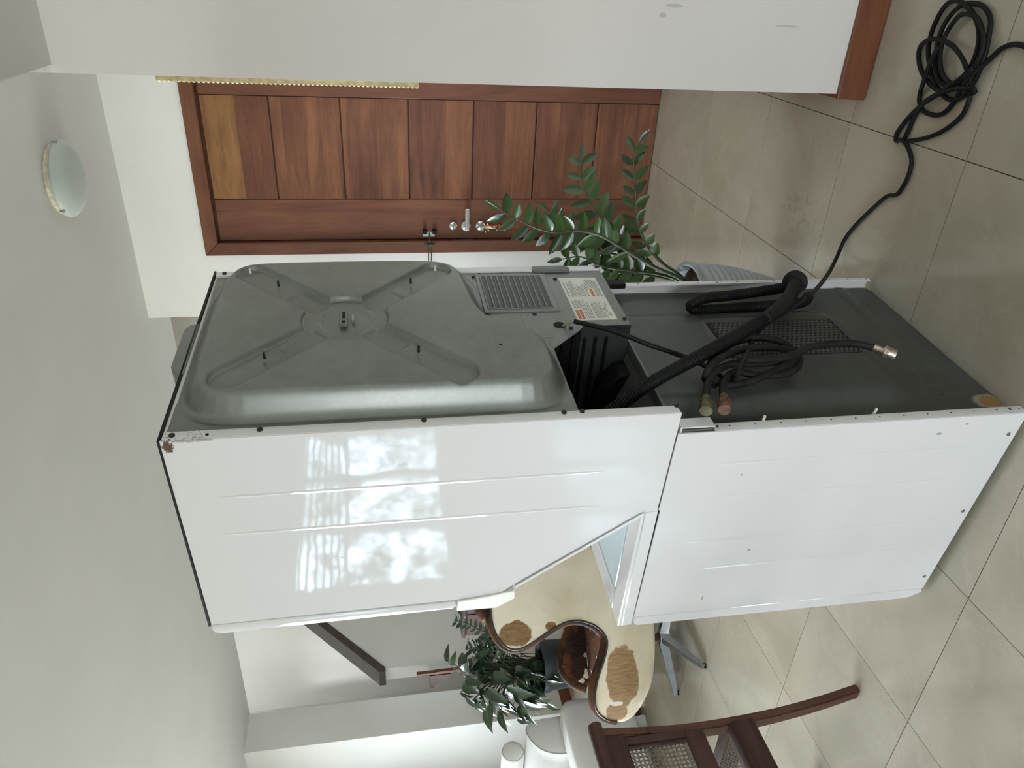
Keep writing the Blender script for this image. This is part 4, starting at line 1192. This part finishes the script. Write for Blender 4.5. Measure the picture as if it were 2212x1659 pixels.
# --- ZZ plant in the grey ribbed pot
zc = Vector((1.106, 0.204, 0))
zz = thing('zz_plant', 'glossy green leafy plant in grey ribbed pot behind the laundry unit', 'potted plant', tuple(zc))
prof = [(0.0, 0.0), (0.080, 0.0), (0.088, 0.012)]
for k in range(15):
    t = k/15; z = 0.015 + t*0.35
    r = 0.088 + 0.070*math.sin(t*PI/2)**0.9
    prof += [(r-0.0035, z), (r+0.002, z+0.007), (r+0.002, z+0.013), (r-0.0035, z+0.0225)]
prof += [(0.158, 0.382), (0.166, 0.388), (0.168, 0.400), (0.160, 0.404), (0.152, 0.400), (0.150, 0.36), (0.0, 0.36)]
auto_smooth(from_bm('pot', lathe(prof, 56), POTGREY, zz), 50)
auto_smooth(from_bm('soil', lathe([(0.150, 0.362), (0.09, 0.374), (0, 0.380)], 32), SOIL, zz), 50)
ZST = [
 ([(1.150,0.165,0.37),(1.183,0.112,0.405),(1.196,0.07,0.471),(1.212,0.018,0.526),(1.228,-0.039,0.565),(1.244,-0.102,0.586),(1.262,-0.173,0.593),(1.283,-0.25,0.602),(1.295,-0.311,0.608),(1.293,-0.345,0.592)], 0.30, 9, 'edge', 0.066),
 ([(1.14,0.17,0.37),(1.176,0.12,0.397),(1.216,0.092,0.487),(1.261,0.052,0.568),(1.318,-0.01,0.648),(1.37,-0.074,0.694),(1.415,-0.131,0.728),(1.456,-0.189,0.742),(1.500,-0.245,0.735)], 0.42, 8, 'face', 0.074),
 ([(1.12,0.18,0.37),(1.156,0.118,0.405),(1.182,0.069,0.521),(1.208,0.015,0.626),(1.23,-0.034,0.721),(1.232,-0.051,0.808),(1.219,-0.049,0.879),(1.215,-0.063,0.948),(1.216,-0.088,1.007),(1.215,-0.113,1.058),(1.216,-0.132,1.090)], 0.36, 12, 'hang', 0.074),
 ([(1.15,0.19,0.37),(1.2,0.139,0.394),(1.26,0.093,0.508),(1.303,0.071,0.607),(1.341,0.057,0.707),(1.385,0.02,0.771),(1.428,-0.021,0.819),(1.464,-0.052,0.859)], 0.45, 8, 'face', 0.066),
 ([(1.14,0.19,0.37),(1.199,0.141,0.394),(1.22,0.115,0.482),(1.235,0.106,0.587),(1.253,0.093,0.691),(1.274,0.063,0.769),(1.272,0.07,0.839)], 0.40, 8, 'hang', 0.070),
 ([(1.15,0.20,0.37),(1.197,0.145,0.394),(1.241,0.139,0.452),(1.288,0.137,0.529),(1.324,0.146,0.59),(1.349,0.177,0.654),(1.36,0.22,0.70)], 0.35, 7, 'face', 0.070),
 ([(1.10,0.22,0.37),(1.13,0.26,0.47),(1.17,0.31,0.58),(1.20,0.37,0.67),(1.22,0.43,0.73)], 0.35, 7, 'face', 0.070),
]
rr = random.Random(11)
for pts, t0, npair, mode, L in ZST:
    P = [tuple(Vector(p)-zc) for p in pts]
    tubeobj('stem', P, 0.007, STEM, zz, 0.012, 8, lambda s, LL: 0.0085-0.0062*(s/LL))
    Q, s = spline(P, 0.004)
    for k in range(npair):
        t = t0 + (1-t0)*(k+0.5)/npair
        i = int(t*(len(Q)-1)); i2 = min(i+4, len(Q)-1); i1 = max(i-4, 0)
        q = Vector(Q[i]); T = (Vector(Q[i2])-Vector(Q[i1])).normalized()
        if mode == 'face': nrm = (TOCAM + Vector((0, 0, 0.5))).normalized()
        elif mode == 'edge': nrm = (Vector((0, 0, 1))*0.9 + VIEW_R*-0.5 + TOCAM*0.35).normalized()
        else: nrm = (TOCAM*0.8 + VIEW_R*-0.5 + Vector((0, 0, 0.2))).normalized()
        nrm = (nrm - T*nrm.dot(T)).normalized()
        side_ = nrm.cross(T)
        for sg in (1, -1):
            j = Vector((rr.uniform(-1, 1), rr.uniform(-1, 1), rr.uniform(-1, 1)))
            d = side_*sg*rr.uniform(0.8, 1.0) + T*rr.uniform(0.35, 0.75) + j*0.14 + nrm*0.15
            nn = nrm + j*0.30
            ll = L*1.17*rr.uniform(0.85, 1.1)*(1.0 if k < npair-2 else 0.85)
            place_leaf(ZZ_ME[rr.randrange(3)], 'leaflet', q + T*rr.uniform(-0.006, 0.006), d, nn, ll, zz, rr.uniform(0.85, 1.1))
    q = Vector(Q[-1]); T = (Vector(Q[-1])-Vector(Q[-6])).normalized()
    place_leaf(ZZ_ME[0], 'leaflet', q, T, TOCAM + Vector((0, 0, .3)), L*0.85, zz, 0.8)

# --- big philodendron in the dark planter, behind the armchair
pc = Vector((1.74, 2.89, 0))
ph = thing('philodendron', 'large dark green broad leaved plant in a dark blue planter behind the armchair', 'potted plant', tuple(pc))
prof = [(0, 0), (0.105, 0), (0.115, 0.01), (0.150, 0.58), (0.158, 0.60), (0.158, 0.632), (0.148, 0.634), (0.142, 0.59), (0, 0.59)]
auto_smooth(from_bm('planter', lathe(prof, 40), NAVY, ph), 40)
auto_smooth(from_bm('soil', lathe([(0.142, 0.592), (0.05, 0.605), (0, 0.607)], 24), SOIL, ph), 40)
rr = random.Random(5)
stems = bmesh.new()
vr = VIEW_R; vf = Vector((FWD.x, FWD.y, 0)).normalized()
n_leaf = 0
while n_leaf < 118:
    # position about the crown in (right, depth, up)
    a, b, c_ = rr.gauss(0, 1), rr.gauss(0, 1), rr.gauss(0, 1)
    nn = math.sqrt(a*a+b*b+c_*c_)
    k = rr.uniform(0.55, 1.0)
    pr_, pd, pu = 0.26*a/nn*k, 0.22*b/nn*k, 0.30*c_/nn*k
    tip0 = vr*(pr_+0.02) + vf*(pd-0.04) + Vector((0, 0, 0.875+pu))
    if pu < -0.16 and pr_ > -0.02: continue
    if (tip0+pc).y > 3.14 and tip0.z < 0.72: continue
    n_leaf += 1
    out_ = Vector((tip0.x, tip0.y, 0))
    out_ = out_.normalized() if out_.length > 0.02 else -vf
    base = Vector((rr.uniform(-0.05, 0.05), rr.uniform(-0.05, 0.05), 0.60))
    L = rr.uniform(0.09, 0.15)
    d = out_*0.8 + Vector((0, 0, rr.uniform(-0.75, 0.15))) + Vector((rr.uniform(-.3, .3), rr.uniform(-.3, .3), 0))
    nrm = Vector((0, 0, 0.8)) + out_*0.7 + Vector((rr.uniform(-.4, .4), rr.uniform(-.4, .4), rr.uniform(-.2, .2))) - vf*0.3
    place_leaf(PH_ME[rr.randrange(3)], 'leaf', tip0, d, nrm, L, ph, rr.uniform(0.8, 1.1))
    mid = (base+tip0)*0.5 + Vector((0, 0, 0.08)) - out_*0.03
    tube(stems, [base, mid, tip0], 0.0028, 0.05, 5)
# a few trailing shoots
for pts, lv in (([(0, 0, .62), (-0.12, 0.0, .95), (-0.10, 0.16, 1.02), (-0.06, 0.24, 1.04)], 2), ([(0, 0, .62), (0.02, 0.02, 0.95), (0.06, 0.02, 1.14), (0.08, -0.04, 1.20)], 2), ([(0, 0, .62), (-0.16, 0.06, .70), (-0.20, 0.10, .62)], 2), ([(0, 0, .62), (-0.15, 0.12, .82), (-0.20, 0.20, .80)], 2)):
    tube(stems, pts, 0.0022, 0.03, 5)
    for k in range(lv):
        q = Vector(pts[-1]) - (Vector(pts[-1])-Vector(pts[-2]))*0.5*k
        d = Vector(pts[-1])-Vector(pts[-2]) + Vector((rr.uniform(-.05, .05), rr.uniform(-.05, .05), -0.06))
        place_leaf(PH_ME[k], 'leaf', q, d, TOCAM+Vector((0, 0, .6)), 0.10, ph, 0.7)
from_bm('stems', stems, STEM, ph, True)

# --- feathery plant beside it
fc0 = Vector((1.86, 2.62, 0))
fp = thing('feathery_plant', 'dark plant with feathery leaf fronds between armchair and white half wall', 'potted plant', tuple(fc0))
auto_smooth(from_bm('pot', lathe([(0, 0), (0.085, 0), (0.09, 0.01), (0.115, 0.30), (0.12, 0.32), (0.108, 0.32), (0.105, 0.29), (0, 0.29)], 28), NAVY, fp), 40)
rr = random.Random(9)
for pts in ([(1.86, 2.62, 0.28), (1.80, 2.62, 0.60), (1.74, 2.57, 0.90), (1.758, 2.548, 1.00), (1.79, 2.51, 1.085), (1.816, 2.495, 1.165)],
            [(1.86, 2.63, 0.28), (1.78, 2.65, 0.60), (1.71, 2.67, 0.90), (1.733, 2.668, 0.99), (1.752, 2.673, 1.08)],
            [(1.86, 2.63, 0.28), (1.83, 2.66, 0.62), (1.80, 2.70, 0.9), (1.81, 2.72, 1.05)]):
    P = [tuple(Vector(p)-fc0) for p in pts]
    tubeobj('stem', P, 0.004, STEM, fp, 0.02, 6)
    Q, s = spline(P, 0.004)
    for k in range(12):
        t = 0.60 + 0.40*(k+0.5)/12
        i = min(int(t*(len(Q)-1)), len(Q)-6)
        q = Vector(Q[i]); T = (Vector(Q[i+5])-q).normalized()
        nrm = TOCAM - T*TOCAM.dot(T); nrm.normalize()
        sd = nrm.cross(T)
        for sg in (1, -1):
            place_leaf(FERN_ME, 'leaflet', q, sd*sg + T*0.55 + nrm*0.1, nrm + Vector((rr.uniform(-.3, .3), rr.uniform(-.3, .3), rr.uniform(-.3, .3))), rr.uniform(0.040, 0.055), fp, 0.9)

# ------------------------------------------------------------------ cowhide wing armchair
ac = thing('cowhide_armchair', 'low wing armchair covered in cream and brown cowhide on a steel star base', 'armchair', (1.317, 2.235, 0), math.radians(126.6))
OUTL = [(.306,.438),(.286,.517),(.225,.581),(.14,.588),(.057,.562),(-.024,.522),(-.09,.503),(-.13,.512),(-.178,.555),(-.212,.637),(-.204,.718),(-.165,.80),(-.112,.888),(-.095,.955),(-.125,1.010),(-.20,1.05),(-.304,1.06),(-.42,1.04),(-.51,.94),(-.56,.75),(-.55,.55),(-.48,.38),(-.36,.27),(-.25,.24),(-.125,.237),(.005,.247),(.131,.28),(.242,.348),(.292,.395)]
OUTS = chaikin(OUTL, 2)
def warp(a, z):
    y = 0.36
    if z < 0.45: y -= 0.9*(0.45-z)**1.7
    if a > 0.10: y -= 1.6*(a-0.10)**2
    if a < -0.28: y -= 0.17*((-0.28-a)/0.28)**2
    if z > 0.75: y -= 0.10*(z-0.75)
    return y
def shell_side(sgn):
    bm = bmesh.new()
    vs = [bm.verts.new((p[0], 0, p[1])) for p in OUTS]
    es = [bm.edges.new((vs[i], vs[(i+1) % len(vs)])) for i in range(len(vs))]
    bmesh.ops.triangle_fill(bm, use_beauty=True, edges=es)
    for k in range(1, 24):
        bmesh.ops.bisect_plane(bm, geom=bm.verts[:]+bm.edges[:]+bm.faces[:], plane_co=(-0.57+k*0.037, 0, 0), plane_no=(1, 0, 0))
        bmesh.ops.bisect_plane(bm, geom=bm.verts[:]+bm.edges[:]+bm.faces[:], plane_co=(0, 0, 0.22+k*0.037), plane_no=(0, 0, 1))
    for v in bm.verts: v.co.y = sgn*warp(v.co.x, v.co.z)
    for f in bm.faces:
        f.normal_update()
        if f.normal.y*sgn < 0: f.normal_flip()
    o = from_bm('shell_side', bm, HIDE, ac, True, None, False)
    o.data.materials.append(HIDE_IN); o.data.materials.append(HIDE_EDGE)
    md = o.modifiers.new('thickness', 'SOLIDIFY'); md.thickness = 0.055; md.offset = -1; md.material_offset = 1; md.material_offset_rim = 2
    md.use_even_offset = False
    pp = [(p[0], sgn*(warp(p[0], p[1])+0.001), p[1]) for p in OUTS] 
    n0 = int(len(pp)*0.63)
    tubeobj('piping', pp[:n0], 0.0055, PIPING, o, 0.012, 8)
    ed = [(p[0], sgn*(warp(p[0], p[1])-0.030), p[1]) for p in OUTS[:n0]]
    tubeobj('rolled_edge', ed, 0.026, HIDE_EDGE, o, 0.015, 10)
    return o
shell_side(1); shell_side(-1)
# back shell between the sides
bk = [(-.304, 1.06), (-.42, 1.04), (-.51, .94), (-.56, .75), (-.55, .55), (-.48, .38), (-.36, .27)]
bm = bmesh.new(); rows = []
Qb, s_ = spline([(p[0], 0, p[1]) for p in bk], 0.03)
for q in Qb:
    w_ = warp(q[0], q[2])
    rows.append([bm.verts.new((q[0]-0.03*(1-(t*t)), t*w_*0.995, q[2]+0.012*(1-t*t)*(1 if q[2] > 0.9 else 0))) for t in np.linspace(-1, 1, 15)])
for A, B in zip(rows, rows[1:]):
    for k in range(14): bm.faces.new((A[k], A[k+1], B[k+1], B[k]))
bmesh.ops.recalc_face_normals(bm, faces=bm.faces)
o = from_bm('shell_back', bm, HIDE, ac, True, None, False)
if sum(p.normal.x for p in o.data.polygons) > 0:
    o.data.flip_normals()
o.data.materials.append(HIDE_IN); o.data.materials.append(HIDE_EDGE)
md = o.modifiers.new('thickness', 'SOLIDIFY'); md.thickness = 0.06; md.offset = -1; md.material_offset = 1; md.material_offset_rim = 2
boxobj('seat_cushion', -0.44, 0.262, -0.285, 0.285, 0.335, 0.455, HIDE_IN, ac, 0.045, 4)
boxobj('seat_base', -0.36, 0.13, -0.20, 0.20, 0.262, 0.335, HIDE, ac, 0.03, 3)
cylobj('column', (0, 0, 0.07), (0, 0, 0.27), 0.019, 0.019, WOOD_DARKZ, ac, 20)
cylobj('hub', (0, 0, 0.055), (0, 0, 0.112), 0.036, 0.030, STEEL, ac, 24)
for k in range(4):
    an = math.radians(-13.9+90*k)
    lg = bmesh.new()
    sec = [(0.0, 0.026, 0.066, 0.112), (0.05, 0.024, 0.062, 0.108), (0.30, 0.014, 0.012, 0.036), (0.345, 0.013, 0.006, 0.026)]
    rows = []
    for r, hw, z0, z1 in sec:
        rows.append([lg.verts.new((r, -hw, z0)), lg.verts.new((r, hw, z0)), lg.verts.new((r, hw*0.6, z1)), lg.verts.new((r, -hw*0.6, z1))])
    for A, B in zip(rows, rows[1:]):
        for q in range(4): lg.faces.new((A[q], A[(q+1) % 4], B[(q+1) % 4], B[q]))
    lg.faces.new(rows[0]); lg.faces.new(rows[-1])
    bmesh.ops.rotate(lg, cent=(0, 0, 0), matrix=Matrix.Rotation(an, 3, 'Z'), verts=lg.verts)
    l_ = from_bm('leg', lg, STEEL, ac)
    e0 = Vector((math.cos(an), math.sin(an), 0))
    cylobj('glide', e0*0.333 + Vector((0, 0, 0)), e0*0.333 + Vector((0, 0, 0.014)), 0.014, 0.013, BLACKPL, l_, 14)

# ------------------------------------------------------------------ sofa seen from its end
sf = thing('sofa', 'low white upholstered sofa with rounded end arm, behind the cowhide armchair', 'sofa', (0, 0, 0))
o = boxobj('arm', 0.55, 1.665, 3.105, 3.36, 0.055, 0.508, UPHOL, sf, 0.085, 6)
boxobj('seat_base', 0.58, 1.50, 3.33, 5.5, 0.06, 0.30, UPHOL, sf, 0.03, 3)
boxobj('seat_cushion', 0.56, 1.44, 3.37, 4.42, 0.30, 0.45, UPHOL, sf, 0.05, 4)
boxobj('seat_cushion', 0.56, 1.44, 4.43, 5.48, 0.30, 0.45, UPHOL, sf, 0.05, 4)
pr_b = [(1.69, 0.10), (1.695, 0.45), (1.69, 0.64), (1.668, 0.700), (1.62, 0.722), (1.555, 0.700), (1.49, 0.655), (1.45, 0.585), (1.435, 0.48), (1.43, 0.10)]
bm = prism(chaikin(pr_b, 1), 'y', 3.345, 4.42, 0.012, 2)
auto_smooth(from_bm('back_cushion', bm, UPHOL, sf), 50)
bm = prism(chaikin(pr_b, 1), 'y', 4.43, 5.5, 0.012, 2)
auto_smooth(from_bm('back_cushion', bm, UPHOL, sf), 50)
PP = [(p[0], 3.345, p[1]) for p in chaikin(pr_b, 1)]
tubeobj('seam', PP, 0.0035, UPHOL2, sf, 0.02, 6)
for x in (0.66, 1.56):
    for y in (3.2, 5.38):
        cylobj('leg', (x, y, 0), (x, y, 0.08), 0.022, 0.028, WOOD_DARKZ, sf, 14)
bs = thing('bolster_cushion', 'round white bolster cushion lying on top of the sofa back', 'cushion', (1.605, 3.5, 0.797))
cap_ = [(0, 0), (0.05, 0.0), (0.068, 0.008), (0.073, 0.025), (0.074, 0.35), (0.073, 0.655), (0.068, 0.672), (0.05, 0.68), (0, 0.68)]
bm = lathe(cap_, 28); bmesh.ops.rotate(bm, cent=(0, 0, 0), matrix=Matrix.Rotation(-PI/2, 3, 'X'), verts=bm.verts)
from_bm('cover', bm, UPHOL, bs, True)
bm = bmesh.new(); tube(bm, [(0.068*math.cos(a), 0.008, 0.068*math.sin(a)) for a in np.linspace(0, 2*PI, 25)], 0.003, 0.02, 6); from_bm('seam', bm, UPHOL2, bs, True)
def pillow(name, label, loc, size, thick, rot):
    t = thing(name, label, 'cushion', loc)
    t.rotation_euler = rot
    n = 14; bm = bmesh.new(); gr = {}
    for s in (1, -1):
        for i in range(n+1):
            for j in range(n+1):
                u, v = 2*i/n-1, 2*j/n-1
                hgt = thick*0.5*((1-u**4)*(1-v**4))**0.55
                if s == -1 and (i in (0, n) or j in (0, n)): gr[(s, i, j)] = gr[(1, i, j)]; continue
                pin = 1-0.07*(1-abs(u))*abs(v)**3
                pin2 = 1-0.07*(1-abs(v))*abs(u)**3
                gr[(s, i, j)] = bm.verts.new((u*size/2*pin2, v*size/2*pin, s*hgt))
        for i in range(n):
            for j in range(n):
                f = (gr[(s, i, j)], gr[(s, i+1, j)], gr[(s, i+1, j+1)], gr[(s, i, j+1)])
                bm.faces.new(f if s == 1 else tuple(reversed(f)))
    from_bm('cover', bm, UPHOL, t, True)
    return t
pillow('throw_pillow', 'white throw pillow leaning on the sofa back', (1.335, 3.80, 0.615), 0.42, 0.14, (0, math.radians(-72), 0))

# ------------------------------------------------------------------ caned dining chair, close on the left
ch = thing('caned_chair', 'dark wooden dining chair with woven cane back and curved rear leg', 'chair', (0, 0, 0))
POST = [(1.226,0.890),(1.242,0.784),(1.256,0.677),(1.262,0.575),(1.26,0.475),(1.252,0.357),(1.235,0.236),(1.207,0.116),(1.170,0.0)]
wid = [0.036, 0.038, 0.040, 0.044, 0.048, 0.046, 0.042, 0.040, 0.038]
poly = POST + [(p[0]+w_, p[1]) for p, w_ in zip(reversed(POST), reversed(wid))]
CX1, CX0 = 0.166, -0.315
for x0 in (CX1-0.030, CX0):
    bm = bmesh.new()
    rows = []
    Qp, s_ = spline([(0, p[0], p[1]) for p in POST], 0.03)
    for q in Qp:
        w_ = float(np.interp(q[2], [p[1] for p in reversed(POST)], list(reversed(wid))))
        rows.append([bm.verts.new((x0, q[1], q[2])), bm.verts.new((x0+0.030, q[1], q[2])), bm.verts.new((x0+0.030, q[1]+w_, q[2])), bm.verts.new((x0, q[1]+w_, q[2]))])
    for A, B in zip(rows, rows[1:]):
        for k in range(4): bm.faces.new((A[k], A[(k+1) % 4], B[(k+1) % 4], B[k]))
    bm.faces.new(rows[0]); bm.faces.new(rows[-1])
    bmesh.ops.recalc_face_normals(bm, faces=bm.faces)
    bmesh.ops.bevel(bm, geom=[e for e in bm.edges if e.is_manifold and e.calc_face_angle(0) > 1.0], offset=0.004, segments=2, affect='EDGES')
    auto_smooth(from_bm('rear_leg', bm, WOOD_DARKZ, ch), 40)
cylobj('plug', (0.151, 1.253, 0.723), (0.151, 1.2485, 0.723), 0.008, 0.008, WOOD_DARKX, ch, 14)
bm = prism([(1.205, 0.895), (1.208, 0.910), (1.222, 0.921), (1.244, 0.921), (1.256, 0.910), (1.258, 0.892), (1.248, 0.880), (1.215, 0.880)], 'x', CX0-0.008, CX1+0.010, 0.004, 2)
auto_smooth(from_bm('crest_rail', bm, WOOD_DARKX, ch), 40)
boxobj('upper_rail', CX0+0.03, CX1-0.03, 1.232, 1.262, 0.812, 0.882, WOOD_DARKX, ch, 0.004, 2)
boxobj('lower_rail', CX0+0.03, CX1-0.03, 1.252, 1.290, 0.545, 0.612, WOOD_DARKX, ch, 0.006, 2)
for x0, x1 in ((CX1-0.062, CX1-0.03), (CX0+0.03, CX0+0.062)):
    boxobj('panel_stile', x0, x1, 1.246, 1.270, 0.61, 0.815, WOOD_DARKX, ch, 0.004, 1)
boxobj('panel_bead', CX1-0.072, CX1-0.062, 1.244, 1.262, 0.61, 0.815, WOOD_DARKX, ch, 0.003, 1)
def cane(name, O, U, Vv, w, h, parent, pitch=0.0137):
    """octagonal chair cane woven from flat strands; O corner, U and Vv unit directions"""
    O, U, Vv = Vector(O), Vector(U).normalized(), Vector(Vv).normalized()
    Nn = U.cross(Vv).normalized()
    bm = bmesh.new()
    def strand(p, q, wd, off):
        a, b = Vector(p), Vector(q)
        d = (b-a).normalized(); n = Vector((-d.y, d.x, 0))*wd/2
        vs = []
        for t in (a-n, b-n, b+n, a+n):
            vs.append(bm.verts.new(O + U*t.x + Vv*t.y + Nn*off))
        bm.faces.new(vs)
    nu, nv = int(w/pitch), int(h/pitch)
    pu, pv = w/nu, h/nv
    for i in range(nu+1): strand((i*pu, 0, 0), (i*pu, h, 0), 0.0026, 0.0006)
    for j in range(nv+1): strand((0, j*pv, 0), (w, j*pv, 0), 0.0026, 0.0)
    for k in range(-nv, nu):
        x0, y0 = (k+0.5, 0) if k >= 0 else (0, -k-0.5)
        m_ = min(nu-x0, nv-y0)
        if m_ > 0:
            strand((x0*pu, y0*pv, 0), ((x0+m_)*pu, (y0+m_)*pv, 0), 0.0021, 0.0012)
    for k in range(0, nu+nv):
        x0, y0 = (k+0.5, 0) if k < nu else (nu, k+0.5-nu)
        m_ = min(x0, nv-y0)
        if m_ > 0:
            strand((x0*pu, y0*pv, 0), ((x0-m_)*pu, (y0+m_)*pv, 0), 0.0021, 0.0018)
    o = from_bm(name, bm, CANE, parent, False, None, False)
    o['kind'] = 'stuff'
    md = o.modifiers.new('thickness', 'SOLIDIFY'); md.thickness = 0.0012
    return o
cane('cane_back', (CX0+0.062, 1.258, 0.612), (1, 0, 0), (0, 0, 1), CX1-0.068-CX0-0.062, 0.2, ch)
SZ = 0.452
bm = prism([(1.235, 0.372), (1.232, 0.385), (1.240, 0.40), (1.238, 0.44), (1.246, SZ), (1.300, SZ), (1.302, 0.372)], 'x', CX0+0.028, CX1-0.028, 0.003, 1)
auto_smooth(from_bm('seat_rail', bm, WOOD_DARKX, ch), 40)
boxobj('seat_rail', CX0-0.02, CX1+0.02, 1.665, 1.715, 0.382, SZ, WOOD_DARKX, ch, 0.006, 2)
for x0 in (CX0-0.006, CX1-0.044):
    boxobj('seat_rail', x0, x0+0.05, 1.296, 1.67, 0.382, SZ, WOOD_DARKX, ch, 0.005, 2)
cane('cane_seat', (CX0+0.040, 1.298, SZ-0.005), (1, 0, 0), (0, 1, 0), CX1-CX0-0.08, 0.37, ch)
for x0 in (CX0-0.012, CX1-0.026):
    boxobj('front_leg', x0, x0+0.038, 1.67, 1.708, 0.0, 0.385, WOOD_DARKZ, ch, 0.005, 2)

# ------------------------------------------------------------------ wooden pieces by the stair wall
wsn = thing('wooden_stand', 'slim dark wooden stand with a bracket in front of the stair half wall', 'stand', (2.90, 4.28, 0))
bm = prism([(-0.016, 0), (0.018, 0), (0.018, 1.18), (0.011, 1.20), (0.011, 1.345), (-0.012, 1.345), (-0.012, 1.20), (-0.016, 1.18)], 'x', -0.015, 0.015, 0.002, 1)
auto_smooth(from_bm('post', bm, m_wood('red_brown_stand_wood', (0.10, 0.04, 0.03), (0.17, 0.07, 0.05), (0.26, 0.12, 0.09), 'z', 0.5, 0.2, 1, 0.0, 0.2), wsn), 40)
prismobj('bracket', [(0.018, 1.238), (0.175, 1.238), (0.175, 1.205), (0.155, 1.20), (0.10, 1.16), (0.085, 1.09), (0.085, 1.06), (0.018, 1.06)], 'x', -0.02, 0.02, WOOD_DARKZ, wsn, 0.002, 1)
prismobj('base_board', [(0.018, 0.0), (0.24, 0.0), (0.24, 0.06), (0.018, 0.06)], 'x', -0.09, 0.09, WOOD_DARKZ, wsn, 0.002, 1)
cab_ = thing('wooden_cabinet', 'dark reddish wooden cabinet mostly hidden behind armchair and plants', 'cabinet', (2.90, 3.48, 0))
boxobj('carcass', -0.14, 0.14, -0.25, 0.24, 0.04, 0.965, WOOD_DARKZ, cab_, 0.004, 1)
boxobj('top', -0.155, 0.15, -0.265, 0.255, 0.965, 0.992, WOOD_DARKX, cab_, 0.004, 1)
boxobj('door', -0.156, -0.141, -0.24, -0.008, 0.06, 0.955, WOOD_DARKZ, cab_, 0.003, 1)
boxobj('door', -0.156, -0.141, -0.002, 0.23, 0.06, 0.955, WOOD_DARKZ, cab_, 0.003, 1)
boxobj('plinth', -0.12, 0.12, -0.23, 0.22, 0.0, 0.04, WOOD_DARKZ, cab_)
